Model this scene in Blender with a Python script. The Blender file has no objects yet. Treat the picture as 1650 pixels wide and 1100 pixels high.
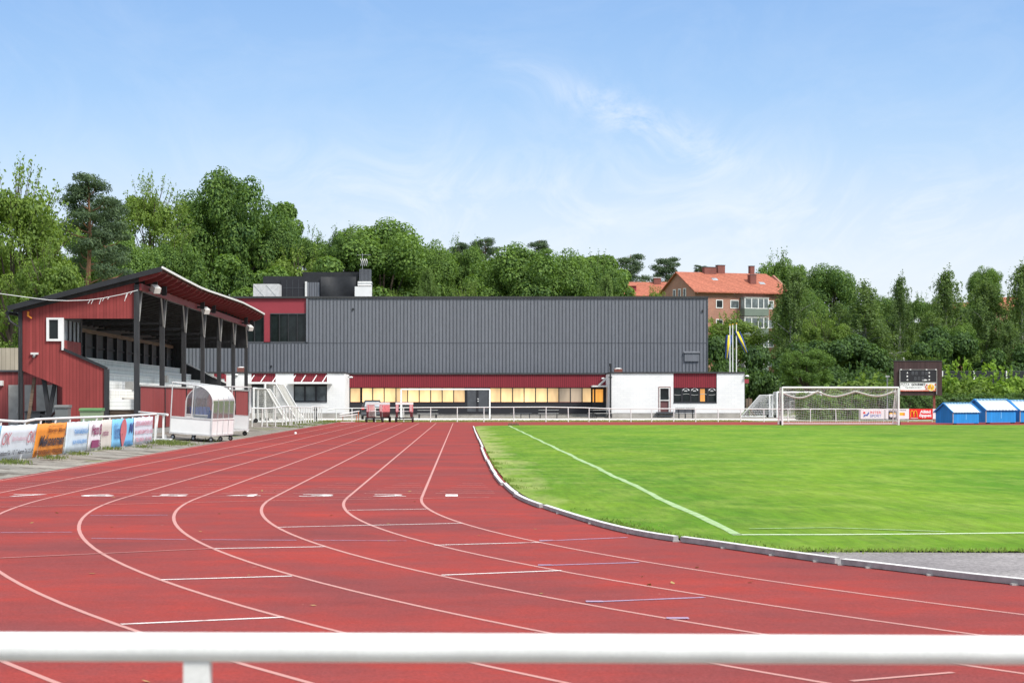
import bpy, math, random
import numpy as np
from mathutils import Vector, Matrix
random.seed(7)
R = math.radians
F = 3128.0; VX = 745.0; HY = 646.0; EYE = 1.55
S = bpy.context.scene
COL = bpy.data.collections.new("scene_objects"); S.collection.children.link(COL)
ORG = {}

def at(px, Y): return (px - VX) * Y / F
def zt(py, Y): return EYE + (HY - py) * Y / F
def P(px, py, Y): return (at(px, Y), Y, zt(py, Y))
def G(px, py, z=0.0):
    Y = (EYE - z) * F / (py - HY); return (at(px, Y), Y, z)

def sm(t): t = min(1, max(0, t)); return t * t * (3 - 2 * t)
def terr(x, y):
    z = 0.0
    if x < -9.3 and y < 150: z += min(0.2, 0.065 * (-9.3 - x)) * sm((150 - y) / 12)
    if x < 34:
        z += 9.0 * sm((y - 226) / 75) * (1 - 0.45 * sm((x - 10) / 24))
    else:
        z += 4.95 * sm((y - 226) / 75)
    if x > 34: z += 0.9 * sm((y - 190) / 36)
    if x < -28: z += 2.0 * sm((-28 - x) / 20) * sm((y - 110) / 40)
    z += 10 * sm((y - 330) / 200)
    return z

# ---------------------------------------------------------------- materials
M = {}
def nt(name):
    m = bpy.data.materials.new(name); m.use_nodes = True
    n = m.node_tree.nodes; l = m.node_tree.links
    b = n['Principled BSDF']; M[name] = m
    return m, n, l, b
def node(n, t, **k):
    o = n.new(t)
    for a, v in k.items():
        if a.startswith('i_'):
            kk = a[2:]; o.inputs[int(kk) if kk.isdigit() else kk.replace('_', ' ')].default_value = v
        else: setattr(o, a, v)
    return o
def mixc(n, l, fac, a, b, mode='MIX'):
    x = n.new('ShaderNodeMix'); x.data_type = 'RGBA'; x.blend_type = mode
    for s, v in ((0, fac), (6, a), (7, b)):
        if isinstance(v, bpy.types.NodeSocket): l.new(v, x.inputs[s])
        elif isinstance(v, (int, float)): x.inputs[s].default_value = v
        else: x.inputs[s].default_value = (*v[:3], 1)
    return x.outputs[2]
def ramp(n, l, src, stops):
    r = n.new('ShaderNodeValToRGB'); l.new(src, r.inputs[0])
    e = r.color_ramp.elements
    while len(e) < len(stops): e.new(0.5)
    for i, (p, c) in enumerate(stops):
        e[i].position = p; e[i].color = (c, c, c, 1) if isinstance(c, (int, float)) else (*c, 1)
    return r.outputs[0]
def mathn(n, l, op, a, b=None, c=None):
    x = n.new('ShaderNodeMath'); x.operation = op
    for i, v in enumerate((a, b, c)):
        if v is None: continue
        if isinstance(v, bpy.types.NodeSocket): l.new(v, x.inputs[i])
        else: x.inputs[i].default_value = v
    return x.outputs[0]
def coord(n, l, scale=(1, 1, 1), kind='Object'):
    t = n.new('ShaderNodeTexCoord'); mp = n.new('ShaderNodeMapping')
    l.new(t.outputs[kind], mp.inputs[0]); mp.inputs['Scale'].default_value = scale
    return mp.outputs[0]
def noise(n, l, vec, scale, detail=4, rough=.6):
    x = node(n, 'ShaderNodeTexNoise', i_Scale=scale, i_Detail=detail, i_Roughness=rough)
    l.new(vec, x.inputs['Vector']); return x.outputs[0]

def pm(name, c, rough=.6, var=.18, scale=2.0, metal=0, bump=0, spec=.4, fine=0, stretch=(1, 1, 1)):
    m, n, l, b = nt(name)
    v = coord(n, l, stretch)
    f = noise(n, l, v, scale, 6)
    r = ramp(n, l, f, [(.3, 1 - var), (.7, 1 + var)])
    col = mixc(n, l, 1.0, c, r, 'MULTIPLY')
    if fine:
        f2 = noise(n, l, v, scale * 30, 3)
        r2 = ramp(n, l, f2, [(.35, 1 - fine), (.65, 1 + fine)])
        col = mixc(n, l, 1.0, col, r2, 'MULTIPLY')
    l.new(col, b.inputs['Base Color'])
    b.inputs['Roughness'].default_value = rough; b.inputs['Metallic'].default_value = metal
    b.inputs['Specular IOR Level'].default_value = spec
    if bump:
        bp = node(n, 'ShaderNodeBump', i_Strength=bump, i_Distance=.02)
        l.new(noise(n, l, v, scale * 12, 4), bp.inputs['Height']); l.new(bp.outputs[0], b.inputs['Normal'])
    return m

def boards(name, c, w, groove=.1, dark=.35, jit=.15, rough=.65, horiz=False, stain=.15):
    m, n, l, b = nt(name)
    v = coord(n, l); sp = n.new('ShaderNodeSeparateXYZ'); l.new(v, sp.inputs[0])
    s = sp.outputs[2] if horiz else mathn(n, l, 'ADD', sp.outputs[0], sp.outputs[1])
    q = mathn(n, l, 'DIVIDE', s, w)
    fr = mathn(n, l, 'FRACT', q); fl = mathn(n, l, 'FLOOR', q)
    g = mathn(n, l, 'LESS_THAN', fr, groove)
    wn = node(n, 'ShaderNodeTexWhiteNoise', noise_dimensions='1D'); l.new(fl, wn.inputs['W'])
    rj = ramp(n, l, wn.outputs[0], [(0, 1 - jit), (1, 1 + jit)])
    col = mixc(n, l, 1.0, c, rj, 'MULTIPLY')
    st = noise(n, l, coord(n, l, (3, 3, .6)), 1.2, 6)
    col = mixc(n, l, 1.0, col, ramp(n, l, st, [(.3, 1 - stain), (.7, 1 + stain * .7)]), 'MULTIPLY')
    col = mixc(n, l, g, col, tuple(x * dark for x in c))
    l.new(col, b.inputs['Base Color']); b.inputs['Roughness'].default_value = rough
    b.inputs['Specular IOR Level'].default_value = .3
    return m

def bricks(name, c1, c2, mortar, bw=.25, bh=.075, ms=.012, stain=1.0):
    m, n, l, b = nt(name)
    v = coord(n, l); sp = n.new('ShaderNodeSeparateXYZ'); l.new(v, sp.inputs[0])
    s = mathn(n, l, 'ADD', sp.outputs[0], sp.outputs[1])
    cb = n.new('ShaderNodeCombineXYZ'); l.new(s, cb.inputs[0]); l.new(sp.outputs[2], cb.inputs[1])
    t = node(n, 'ShaderNodeTexBrick', i_Scale=1.0, i_Mortar_Size=ms, i_Brick_Width=bw, i_Row_Height=bh)
    t.inputs['Color1'].default_value = (*c1, 1); t.inputs['Color2'].default_value = (*c2, 1); t.inputs['Mortar'].default_value = (*mortar, 1)
    l.new(cb.outputs[0], t.inputs[0])
    st = noise(n, l, v, .5, 6)
    l.new(mixc(n, l, 1.0, t.outputs[0], ramp(n, l, st, [(.3, 1 - .15 * stain), (.7, 1 + .1 * stain)]), 'MULTIPLY'), b.inputs['Base Color'])
    b.inputs['Roughness'].default_value = .85; b.inputs['Specular IOR Level'].default_value = .2
    return m

def glass_dark(name, c=(.02, .025, .03), rough=.05):
    m, n, l, b = nt(name)
    v = coord(n, l)
    l.new(mixc(n, l, 1.0, c, ramp(n, l, noise(n, l, v, .7, 4), [(.3, .5), (.7, 1.8)]), 'MULTIPLY'), b.inputs['Base Color'])
    b.inputs['Roughness'].default_value = rough; b.inputs['Specular IOR Level'].default_value = .3
    return m
def lit(name, c, strength, var=.3, curtains=0):
    m, n, l, b = nt(name)
    v = coord(n, l, (1, 1, .35))
    r = ramp(n, l, noise(n, l, v, .55, 3), [(.3, 1 - var), (.7, 1 + var * .5)])
    col = mixc(n, l, 1.0, c, r, 'MULTIPLY')
    if curtains:
        w = noise(n, l, coord(n, l, (1, 1, .02)), 9, 2)
        col = mixc(n, l, 1.0, col, ramp(n, l, w, [(.35, 1 - curtains), (.65, 1.05)]), 'MULTIPLY')
    sz = n.new('ShaderNodeSeparateXYZ'); l.new(coord(n, l), sz.inputs[0])
    col = mixc(n, l, 1.0, col, ramp(n, l, mathn(n, l, 'DIVIDE', mathn(n, l, 'SUBTRACT', sz.outputs[2], 1.3), 1.7), [(.05, 1.15), (.55, 1.0), (.95, .62)]), 'MULTIPLY')
    b.inputs['Base Color'].default_value = (.05, .05, .05, 1)
    l.new(col, b.inputs['Emission Color']); b.inputs['Emission Strength'].default_value = strength
    b.inputs['Roughness'].default_value = .1
    return m
def clear(name, tint=(.9, .93, .95), alpha=.25, rough=.06):
    m, n, l, b = nt(name)
    n.remove(b)
    tr = n.new('ShaderNodeBsdfTransparent'); tr.inputs[0].default_value = (*tint, 1)
    gl = n.new('ShaderNodeBsdfGlossy'); gl.inputs['Roughness'].default_value = rough
    df = n.new('ShaderNodeBsdfDiffuse'); df.inputs[0].default_value = (.55, .55, .55, 1)
    m1 = n.new('ShaderNodeMixShader'); m1.inputs[0].default_value = alpha
    l.new(tr.outputs[0], m1.inputs[1]); l.new(df.outputs[0], m1.inputs[2])
    fr = node(n, 'ShaderNodeFresnel', i_IOR=1.5)
    m2 = n.new('ShaderNodeMixShader'); l.new(fr.outputs[0], m2.inputs[0])
    l.new(m1.outputs[0], m2.inputs[1]); l.new(gl.outputs[0], m2.inputs[2])
    l.new(m2.outputs[0], n['Material Output'].inputs[0])
    return m
def leaf(name, c1, c2, trans=.35):
    m, n, l, b = nt(name)
    n.remove(b)
    g = n.new('ShaderNodeNewGeometry')
    nz = noise(n, l, coord(n, l, kind='Object'), .45, 3)
    k = mathn(n, l, 'ADD', mathn(n, l, 'MULTIPLY', g.outputs['Random Per Island'], .55), mathn(n, l, 'MULTIPLY', nz, .5))
    oi = n.new('ShaderNodeObjectInfo')
    k = mathn(n, l, 'ADD', k, mathn(n, l, 'MULTIPLY', oi.outputs['Random'], .18))
    col = mixc(n, l, ramp(n, l, k, [(.25, 0.0), (.95, 1.0)]), c1, c2)
    d = n.new('ShaderNodeBsdfDiffuse'); t = n.new('ShaderNodeBsdfTranslucent')
    l.new(col, d.inputs[0])
    l.new(mixc(n, l, 1.0, col, (1.3, 1.35, .6), 'MULTIPLY'), t.inputs[0])
    mx = n.new('ShaderNodeMixShader'); mx.inputs[0].default_value = trans
    l.new(d.outputs[0], mx.inputs[1]); l.new(t.outputs[0], mx.inputs[2])
    gl = n.new('ShaderNodeBsdfGlossy'); gl.inputs['Roughness'].default_value = .6; gl.inputs[0].default_value = (.9, .95, 1, 1)
    m3 = n.new('ShaderNodeMixShader'); m3.inputs[0].default_value = .012
    l.new(mx.outputs[0], m3.inputs[1]); l.new(gl.outputs[0], m3.inputs[2])
    l.new(m3.outputs[0], n['Material Output'].inputs[0])
    return m

# ---------------------------------------------------------------- objects
def tag(o, label=None, cat=None, group=None, kind=None):
    if label: o['label'] = label
    if cat: o['category'] = cat
    if group: o['group'] = group
    if kind: o['kind'] = kind
    return o
def thing(name, label, cat, loc=(0, 0, 0), rz=0, group=None):
    o = bpy.data.objects.new(name, None); COL.objects.link(o)
    o.empty_display_size = .3
    o.location = loc; o.rotation_euler[2] = rz; ORG[o.name] = Vector(loc)
    return tag(o, label, cat, group)
class MB:
    def __init__(s): s.v = []; s.f = []; s.m = []; s.mats = []; s.sm = []
    def mi(s, mat):
        mat = M[mat] if isinstance(mat, str) else mat
        if mat not in s.mats: s.mats.append(mat)
        return s.mats.index(mat)
    def poly(s, pts, mat, smooth=False):
        i = len(s.v); s.v += [tuple(p) for p in pts]; s.f.append(tuple(range(i, i + len(pts)))); s.m.append(s.mi(mat)); s.sm.append(smooth); return s
    def faces(s, vs, fs, mat, smooth=False):
        i = len(s.v); s.v += [tuple(p) for p in vs]; k = s.mi(mat)
        for f in fs: s.f.append(tuple(i + a for a in f)); s.m.append(k); s.sm.append(smooth)
        return s
    def box(s, x0, x1, y0, y1, z0, z1, mat):
        vs = [(x, y, z) for x in (x0, x1) for y in (y0, y1) for z in (z0, z1)]
        return s.faces(vs, [(0, 1, 3, 2), (4, 6, 7, 5), (0, 4, 5, 1), (2, 3, 7, 6), (0, 2, 6, 4), (1, 5, 7, 3)], mat)
    def bar(s, a, b, w, h, mat, up=(0, 0, 1)):
        a = Vector(a); b = Vector(b); d = (b - a).normalized(); u = Vector(up)
        sd = d.cross(u)
        if sd.length < 1e-4: sd = d.cross(Vector((1, 0, 0)))
        sd.normalize(); u = sd.cross(d).normalized()
        vs = []
        for p in (a, b):
            for i, j in ((-1, -1), (1, -1), (1, 1), (-1, 1)): vs.append(p + sd * (i * w / 2) + u * (j * h / 2))
        return s.faces(vs, [(3, 2, 1, 0), (4, 5, 6, 7), (0, 1, 5, 4), (1, 2, 6, 5), (2, 3, 7, 6), (3, 0, 4, 7)], mat)
    def tube(s, pts, r, mat, n=8, cap=True):
        pts = [Vector(p) for p in pts]; rs = r if isinstance(r, (list, tuple)) else [r] * len(pts)
        vs = []; fs = []
        for i, p in enumerate(pts):
            d = (pts[min(i + 1, len(pts) - 1)] - pts[max(i - 1, 0)]).normalized()
            a = d.cross(Vector((0, 0, 1)))
            if a.length < .05: a = d.cross(Vector((0, 1, 0)))
            a.normalize(); b = a.cross(d)
            for k in range(n):
                t = 2 * math.pi * k / n; vs.append(p + (a * math.cos(t) + b * math.sin(t)) * rs[i])
        for i in range(len(pts) - 1):
            for k in range(n):
                k2 = (k + 1) % n; fs.append((i * n + k, i * n + k2, (i + 1) * n + k2, (i + 1) * n + k))
        s.faces(vs, fs, mat, True)
        if cap:
            s.poly([vs[k] for k in range(n)][::-1], mat); s.poly(vs[-n:], mat)
        return s
    def prism(s, pts, off, mat):            # pts: planar polygon 3D, off: extrusion vector
        o = Vector(off); a = [Vector(p) for p in pts]; n = len(a)
        b = [p + o for p in a]
        nrm = Vector((0, 0, 0))
        for i in range(n): nrm += a[i].cross(a[(i + 1) % n])
        if nrm.dot(o) > 0: s_a, s_b = list(range(n))[::-1], list(range(n, 2 * n))
        else: s_a, s_b = list(range(n)), list(range(n, 2 * n))[::-1]
        fs = [tuple(s_a), tuple(s_b)]
        for i in range(n):
            j = (i + 1) % n
            q = (i, j, n + j, n + i)
            fs.append(q if nrm.dot(o) > 0 else q[::-1])
        return s.faces(a + b, fs, mat)
    def disc(s, c, r, ax, th, mat, n=16):
        c = Vector(c); ax = Vector(ax).normalized(); return s.tube([c - ax * th / 2, c + ax * th / 2], r, mat, n)
    def build(s, name, parent=None, smooth=None):
        me = bpy.data.meshes.new(name)
        o = Vector((0, 0, 0)); root = parent
        while root is not None and root.parent is not None: root = root.parent
        if root is not None: o = ORG.get(root.name, o)
        me.from_pydata([(x - o[0], y - o[1], z - o[2]) for x, y, z in s.v], [], s.f)
        for m in s.mats: me.materials.append(m)
        me.polygons.foreach_set('material_index', s.m)
        me.polygons.foreach_set('use_smooth', s.sm if smooth is None else [smooth] * len(s.f))
        me.update()
        ob = bpy.data.objects.new(name, me); COL.objects.link(ob)
        if parent is not None: ob.parent = parent
        else: ORG[ob.name] = Vector((0, 0, 0))
        return ob
def copy_tree(o, parent=None):
    c = o.copy(); COL.objects.link(c); c.parent = parent
    for ch in list(o.children): copy_tree(ch, c)
    return c
def lettering(text, o, u, v, w, h, mat, parent, name='lettering', bold=0.0, shear=0.0, th=0.0, n=None):
    """flat text filling a w x h rectangle whose lower-left corner is o"""
    cu = bpy.data.curves.new('t', 'FONT'); cu.body = text; cu.size = 1; cu.shear = shear; cu.offset = bold; cu.resolution_u = 3
    cu.align_x = 'CENTER'
    to = bpy.data.objects.new('t', cu); COL.objects.link(to)
    dg = bpy.context.evaluated_depsgraph_get(); dg.update()
    me = bpy.data.meshes.new_from_object(to.evaluated_get(dg))
    bpy.data.objects.remove(to)
    co = np.empty(len(me.vertices) * 3); me.vertices.foreach_get('co', co); co = co.reshape(-1, 3)
    mn = co.min(0); mx = co.max(0); d = np.maximum(mx - mn, 1e-6)
    root = parent
    while root is not None and root.parent is not None: root = root.parent
    og = ORG.get(root.name, Vector((0, 0, 0))) if root else Vector((0, 0, 0))
    q = (co - mn) / d
    o = np.array(o, float) - np.array(og); u = np.array(u, float); v = np.array(v, float)
    out = o + np.outer(q[:, 0] * w, u) + np.outer(q[:, 1] * h, v)
    me.vertices.foreach_set('co', out.reshape(-1)); me.materials.clear(); me.materials.append(M[mat]); me.update()
    me.name = name
    ob = bpy.data.objects.new(name, me); COL.objects.link(ob); ob.parent = parent
    return ob
def fastmesh(name, V, Fq, mats, parent=None, smooth=False):
    me = bpy.data.meshes.new(name); nq = len(Fq)
    me.vertices.add(len(V)); me.vertices.foreach_set('co', np.asarray(V, np.float32).reshape(-1))
    me.loops.add(nq * 4); me.loops.foreach_set('vertex_index', np.asarray(Fq, np.int32).reshape(-1))
    me.polygons.add(nq); me.polygons.foreach_set('loop_start', np.arange(0, nq * 4, 4, dtype=np.int32))
    me.update(calc_edges=True)
    if smooth: me.polygons.foreach_set('use_smooth', [True] * nq)
    for m in mats: me.materials.append(M[m])
    ob = bpy.data.objects.new(name, me); COL.objects.link(ob)
    if parent: ob.parent = parent
    return ob

# ---- palette
pm('white_paint', (.78, .78, .77), .45, .06, 1.5)
pm('white_rail', (.80, .81, .80), .35, .05, 4, spec=.5)
pm('rail_front', (.80, .81, .79), .4, .10, 7, spec=.5, fine=.05)
pm('white_old', (.70, .70, .68), .6, .16, 2.5, fine=.06)
pm('grey_old', (.33, .33, .32), .7, .2, 2.5)
pm('grey_metal', (.42, .43, .44), .4, .1, 3, metal=.6)
pm('alu', (.56, .56, .56), .5, .15, 3, metal=0)
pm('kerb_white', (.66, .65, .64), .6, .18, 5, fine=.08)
pm('kerb_side_shaded', (.30, .29, .29), .7, .3, 6)
pm('black_paint', (.022, .023, .026), .5, .25, 3)
pm('black_wood', (.03, .031, .034), .65, .4, 5, stretch=(1, 1, .2))
pm('dark_grey', (.07, .075, .085), .55, .2, 2)
pm('roof_felt', (.045, .047, .05), .8, .25, .5)
pm('rubber', (.02, .02, .02), .7, .2, 4)
pm('concrete', (.38, .36, .33), .9, .25, 1.2, fine=.15, bump=.3)
pm('orange_metal', (.55, .14, .05), .5, .2, 3)
pm('blue_seat', (.05, .18, .68), .45, .15, 3)
pm('wood_brown', (.17, .12, .085), .8, .35, 3, stretch=(.3, .3, 6))
pm('net', (.75, .76, .76), .8, .05, 3)
pm('net_old', (.50, .50, .46), .8, .1, 3)
boards('red_boards', (.275, .048, .045), .135, .1, .45, .12)
boards('red_boards_dull', (.27, .06, .06), .135, .1, .5, .12)
boards('red_sheet', (.22, .022, .034), .21, .22, .42, .05, stain=.05)
pm('red_flat', (.28, .035, .050), .55, .07, .8)
pm('red_paint', (.20, .028, .03), .6, .15, 2)
boards('grey_boards', (.07, .074, .08), .13, .08, .5, .2)
pm('bleacher_seat', (.86, .86, .82), .6, .08, 1, stretch=(1, .2, 1)); pm('red_shaded', (.13, .024, .027), .7, .15, 2)
boards('bleacher_white', (.84, .84, .80), .15, .09, .6, .08, horiz=True)
boards('beige_boards', (.42, .37, .29), .2, .12, .6, .1)
boards('brown_boards', (.06, .035, .035), .13, .12, .5, .2)
boards('hall_grey', (.170, .180, .205), .352, .02, .8, .06, rough=.5, stain=.10)
pm('hall_seam', (.072, .078, .092), .55, .1, 1)
bricks('white_brick', (.80, .80, .79), (.76, .76, .76), (.69, .69, .70), .6, .2, .014, .4)
bricks('red_brick', (.46, .17, .11), (.34, .12, .085), (.35, .27, .22), .25, .075, .014)
bricks('dark_brick', (.28, .075, .06), (.2, .055, .045), (.2, .13, .11), .25, .075, .012)
boards('tile_roof', (.40, .135, .085), .3, .16, .66, .16, rough=.85, stain=.35)
glass_dark('glass_dark', (.010, .014, .015)); glass_dark('glass_grey', (.12, .14, .15), .12)
glass_dark('glass_pale', (.30, .33, .36), .15)
lit('lit_bright', (1.0, .70, .32), .88, .45); lit('lit_mid', (1.0, .66, .31), .68, .45); lit('lit_dull', (.72, .55, .38), .46, .5)
lit('lit_orange', (1.0, .42, .06), .62, .1, .3)
clear('plexi', alpha=.09); clear('plexi_pane', (.62, .62, .66), .30, .04)
pm('paint_blue', (.02, .24, .60), .45, .07, 2); boards('blue_boards', (.02, .235, .60), .2, .06, .7, .05)
boards('kiosk_roof', (.62, .74, .86), .24, .3, .85, .04, rough=.4)
pm('car_body', (.02, .022, .026), .25, .1, 2, spec=.6); pm('car_silver', (.55, .57, .6), .3, .05, 2, metal=.5)
pm('tail_red', (.6, .02, .02), .3, .05, 2); pm('pink_board', (.66, .19, .21), .6, .35, 6)
pm('bin_green', (.24, .31, .19), .5, .1, 2); pm('bin_lid_green', (.10, .22, .09), .5, .1, 2)
pm('bin_grey', (.16, .17, .17), .5, .1, 2); pm('tarp_grey', (.17, .18, .19), .7, .15, 1)
pm('bark_brown', (.09, .07, .055), .9, .3, 4, bump=.5, stretch=(1, 1, .3))
pm('bark_pine', (.24, .125, .075), .9, .3, 3, bump=.5, stretch=(1, 1, .5))
pm('bark_birch', (.30, .30, .28), .8, .45, 3, stretch=(.5, .5, 2.5))
for nme, c in (('banner_white', (.66, .72, .78)), ('banner_orange', (.80, .28, .03)), ('banner_pale', (.62, .72, .80)), ('banner_pure', (.78, .76, .79)), ('banner_beige', (.62, .57, .52)), ('banner_blue', (.20, .52, .82)), ('banner_red', (.55, .14, .16)), ('banner_lilac', (.64, .66, .74)), ('ink_red', (.55, .14, .17)), ('ink_pink', (.62, .28, .36)), ('ink_black', (.03, .03, .05)), ('ink_brown', (.16, .04, .01)), ('ink_blue', (.10, .30, .62)), ('ink_navy', (.03, .06, .25)), ('ink_purple', (.25, .04, .13)), ('sign_white', (.8, .8, .8)), ('sign_red', (.72, .02, .02)), ('sign_yellow', (.85, .48, .02)), ('sign_black', (.02, .02, .025)), ('sign_blue', (.03, .10, .42)), ('flag_blue', (.03, .07, .26)), ('flag_yellow', (.85, .66, .05)), ('cream', (.7, .6, .4)), ('tomato', (.6, .12, .06)), ('herb', (.15, .25, .05))):
    pm(nme, c, .55, .06, 3)
pm('door_brown', (.14, .06, .06), .5, .1, 3); pm('maroon', (.10, .018, .022), .6, .2, 3); pm('post_rust', (.20, .05, .035), .7, .2, 3)
pm('balcony_green', (.16, .20, .17), .6, .08, 1)
leaf('leaf_oak', (.045, .100, .032), (.190, .300, .060), .35)  # crown leaves: dark tones tinted blue for hazy shade, light tones raised for highlights
leaf('leaf_light', (.085, .150, .032), (.225, .320, .062), .38)
leaf('leaf_pine', (.036, .068, .042), (.110, .160, .072), .25)
leaf('leaf_birch', (.058, .105, .042), (.200, .285, .085), .38)
leaf('leaf_willow', (.075, .14, .03), (.23, .33, .10))
leaf('leaf_bright', (.08, .17, .015), (.27, .40, .06))
leaf('leaf_dark', (.026, .060, .028), (.110, .190, .048), .35)
leaf('grass_blade', (.09, .17, .02), (.28, .36, .09), .3)
leaf('fallen_leaf', (.20, .13, .05), (.45, .34, .15), .1)
leaf('weed_leaf', (.08, .12, .03), (.22, .25, .08), .3)
leaf('grass_dry', (.16, .17, .05), (.38, .36, .16), .3)
# ---------------------------------------------------------------- vegetation
def leafquads(C, Nn, size, asp, rng, up=.3):
    """diamond leaves at centres C, roughly facing Nn"""
    n = len(C)
    nr = Nn + rng.normal(0, .48, (n, 3)); nr[:, 2] += up
    nr /= np.linalg.norm(nr, axis=1)[:, None] + 1e-9
    t = np.cross(nr, rng.normal(0, 1, (n, 3))); t /= np.linalg.norm(t, axis=1)[:, None] + 1e-9
    b = np.cross(nr, t)
    s = size * rng.uniform(.6, 1.35, (n, 1))
    V = np.stack([C + t * s, C + b * s * asp, C - t * s, C - b * s * asp], 1).reshape(-1, 3)
    return V, np.arange(n * 4).reshape(-1, 4)
def blobleaves(blobs, n, size, asp, rng, shell=.40, up=.45):
    B = np.array(blobs, float)                      # cx cy cz rx ry rz
    w = (B[:, 3] * B[:, 4] + B[:, 3] * B[:, 5] + B[:, 4] * B[:, 5]); w /= w.sum()
    k = rng.choice(len(B), n, p=w)
    d = rng.normal(0, 1, (n, 3)); d /= np.linalg.norm(d, axis=1)[:, None]
    r = 1 - shell * rng.random((n, 1)) ** 1.6 + rng.normal(0, .05, (n, 1))
    C = B[k, :3] + d * r * B[k, 3:]
    return leafquads(C, d, size, asp, rng, up)
def crown_blobs(rng, nb, rx, z0, z1, br, squash=.8, low=.5, bias=1.0):
    out = []; zc = (z0 + z1) / 2; rz = (z1 - z0) / 2
    for i in range(nb):
        d = rng.normal(0, 1, 3); d /= np.linalg.norm(d)
        if d[2] < -low: d[2] *= -1
        q = rng.uniform(.62, 1.0)
        r = br * rng.uniform(.65, 1.35)
        lump = 1 + .10 * math.sin(3 * math.atan2(d[1], d[0]) + nb) + rng.normal(0, .05)
        hx_ = math.copysign(abs(d[2]) ** .85, d[2]); fl_ = min(1.0, 1.12 * math.sqrt(max(0, 1 - hx_ * hx_)) / max(1e-3, math.hypot(d[0], d[1])) * math.hypot(d[0], d[1]) + .12) / max(.05, math.hypot(d[0], d[1])); fl_ = min(fl_, 1.5)
        out.append((d[0] * fl_ * (rx - r * .7) * q * lump, d[1] * fl_ * (rx - r * .7) * q * lump, zc + hx_ * (rz - r * .6) * q * bias, r, r, r * squash))
    return out
def limbs(mb, rng, blobs, mat, base, k, r):
    for i in rng.choice(len(blobs), min(k, len(blobs)), replace=False):
        b = blobs[i]; a = Vector(base); e = Vector(b[:3]); m = a.lerp(e, .5) + Vector((0, 0, .08 * (e - a).length))
        mb.tube([a, m, e], [r, r * .55, r * .15], mat, 5, False)
PROTO = {}
def proto_oak(seed, leafm='leaf_oak', n=26000, size=.15, br=1.15, nb=85, low=.6, bark='bark_brown', twigs=0):
    rng = np.random.default_rng(seed)
    bl = crown_blobs(rng, nb, 5, 2.2, 13, br, .8, low)
    V, Fq = blobleaves(bl, n, size, .62, rng)
    twl = []
    if twigs:
        tw = []
        for i in range(twigs):
            d = rng.normal(0, 1, 3); d[2] = abs(d[2]) + .4; d /= np.linalg.norm(d)
            s = np.array([0, 0, 7.6]) + d * [4.6, 4.6, 5.2]
            twl.append((s * [.55, .55, 1] - [0, 0, 1.5], s, s + d * [1, 1, 1.2] * 1.1))
            for j in range(26): tw.append(s + d * [1, 1, 1.2] * rng.uniform(0, 1.15) + rng.normal(0, .16, 3))
        C = np.array(tw); V2, F2 = leafquads(C, rng.normal(0, 1, C.shape), size * .9, .6, rng)
        Fq = np.concatenate([Fq, F2 + len(V)]); V = np.concatenate([V, V2])
    t = MB(); t.tube([(0, 0, -20), (0.05, 0, 2), (-.1, .1, 5), (0, 0, 9)], [.42, .33, .24, .06], bark, 8, False)
    limbs(t, rng, bl, bark, (0, 0, 3.5), 16, .14)
    for q_ in twl: t.tube([tuple(v_) for v_ in q_], [.045, .022, .008], bark, 4, False)
    return V, Fq, t, leafm, 5.0, 13.0
def proto_pine(seed):
    rng = np.random.default_rng(seed); bl = []
    for i in range(46):
        z = 5.2 + 7.4 * (i / 46) ** .85; rr = (3.1 - 1.9 * ((z - 5) / 8) ** 2.2) * rng.uniform(.35, 1.0) ; a = rng.uniform(0, 6.28)
        s = rng.uniform(.7, 1.35)
        bl.append((rr * math.cos(a), rr * math.sin(a), z + rng.normal(0, .15), s, s, s * .36))
    V, Fq = blobleaves(bl, 15000, .15, .3, rng, .8, .5)
    t = MB(); t.tube([(0, 0, -22), (0.1, 0, 4), (-.12, .05, 8), (.1, 0, 12.6)], [.26, .22, .15, .04], 'bark_pine', 8, False)
    for b in bl[::2]:
        zz = max(4.6, b[2] - .8); t.tube([(0, 0, zz), (b[0] * .6, b[1] * .6, zz + .25), b[:3]], [.07, .05, .02], 'bark_pine', 5, False)
    return V, Fq, t, 'leaf_pine', 3.2, 13.0
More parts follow.
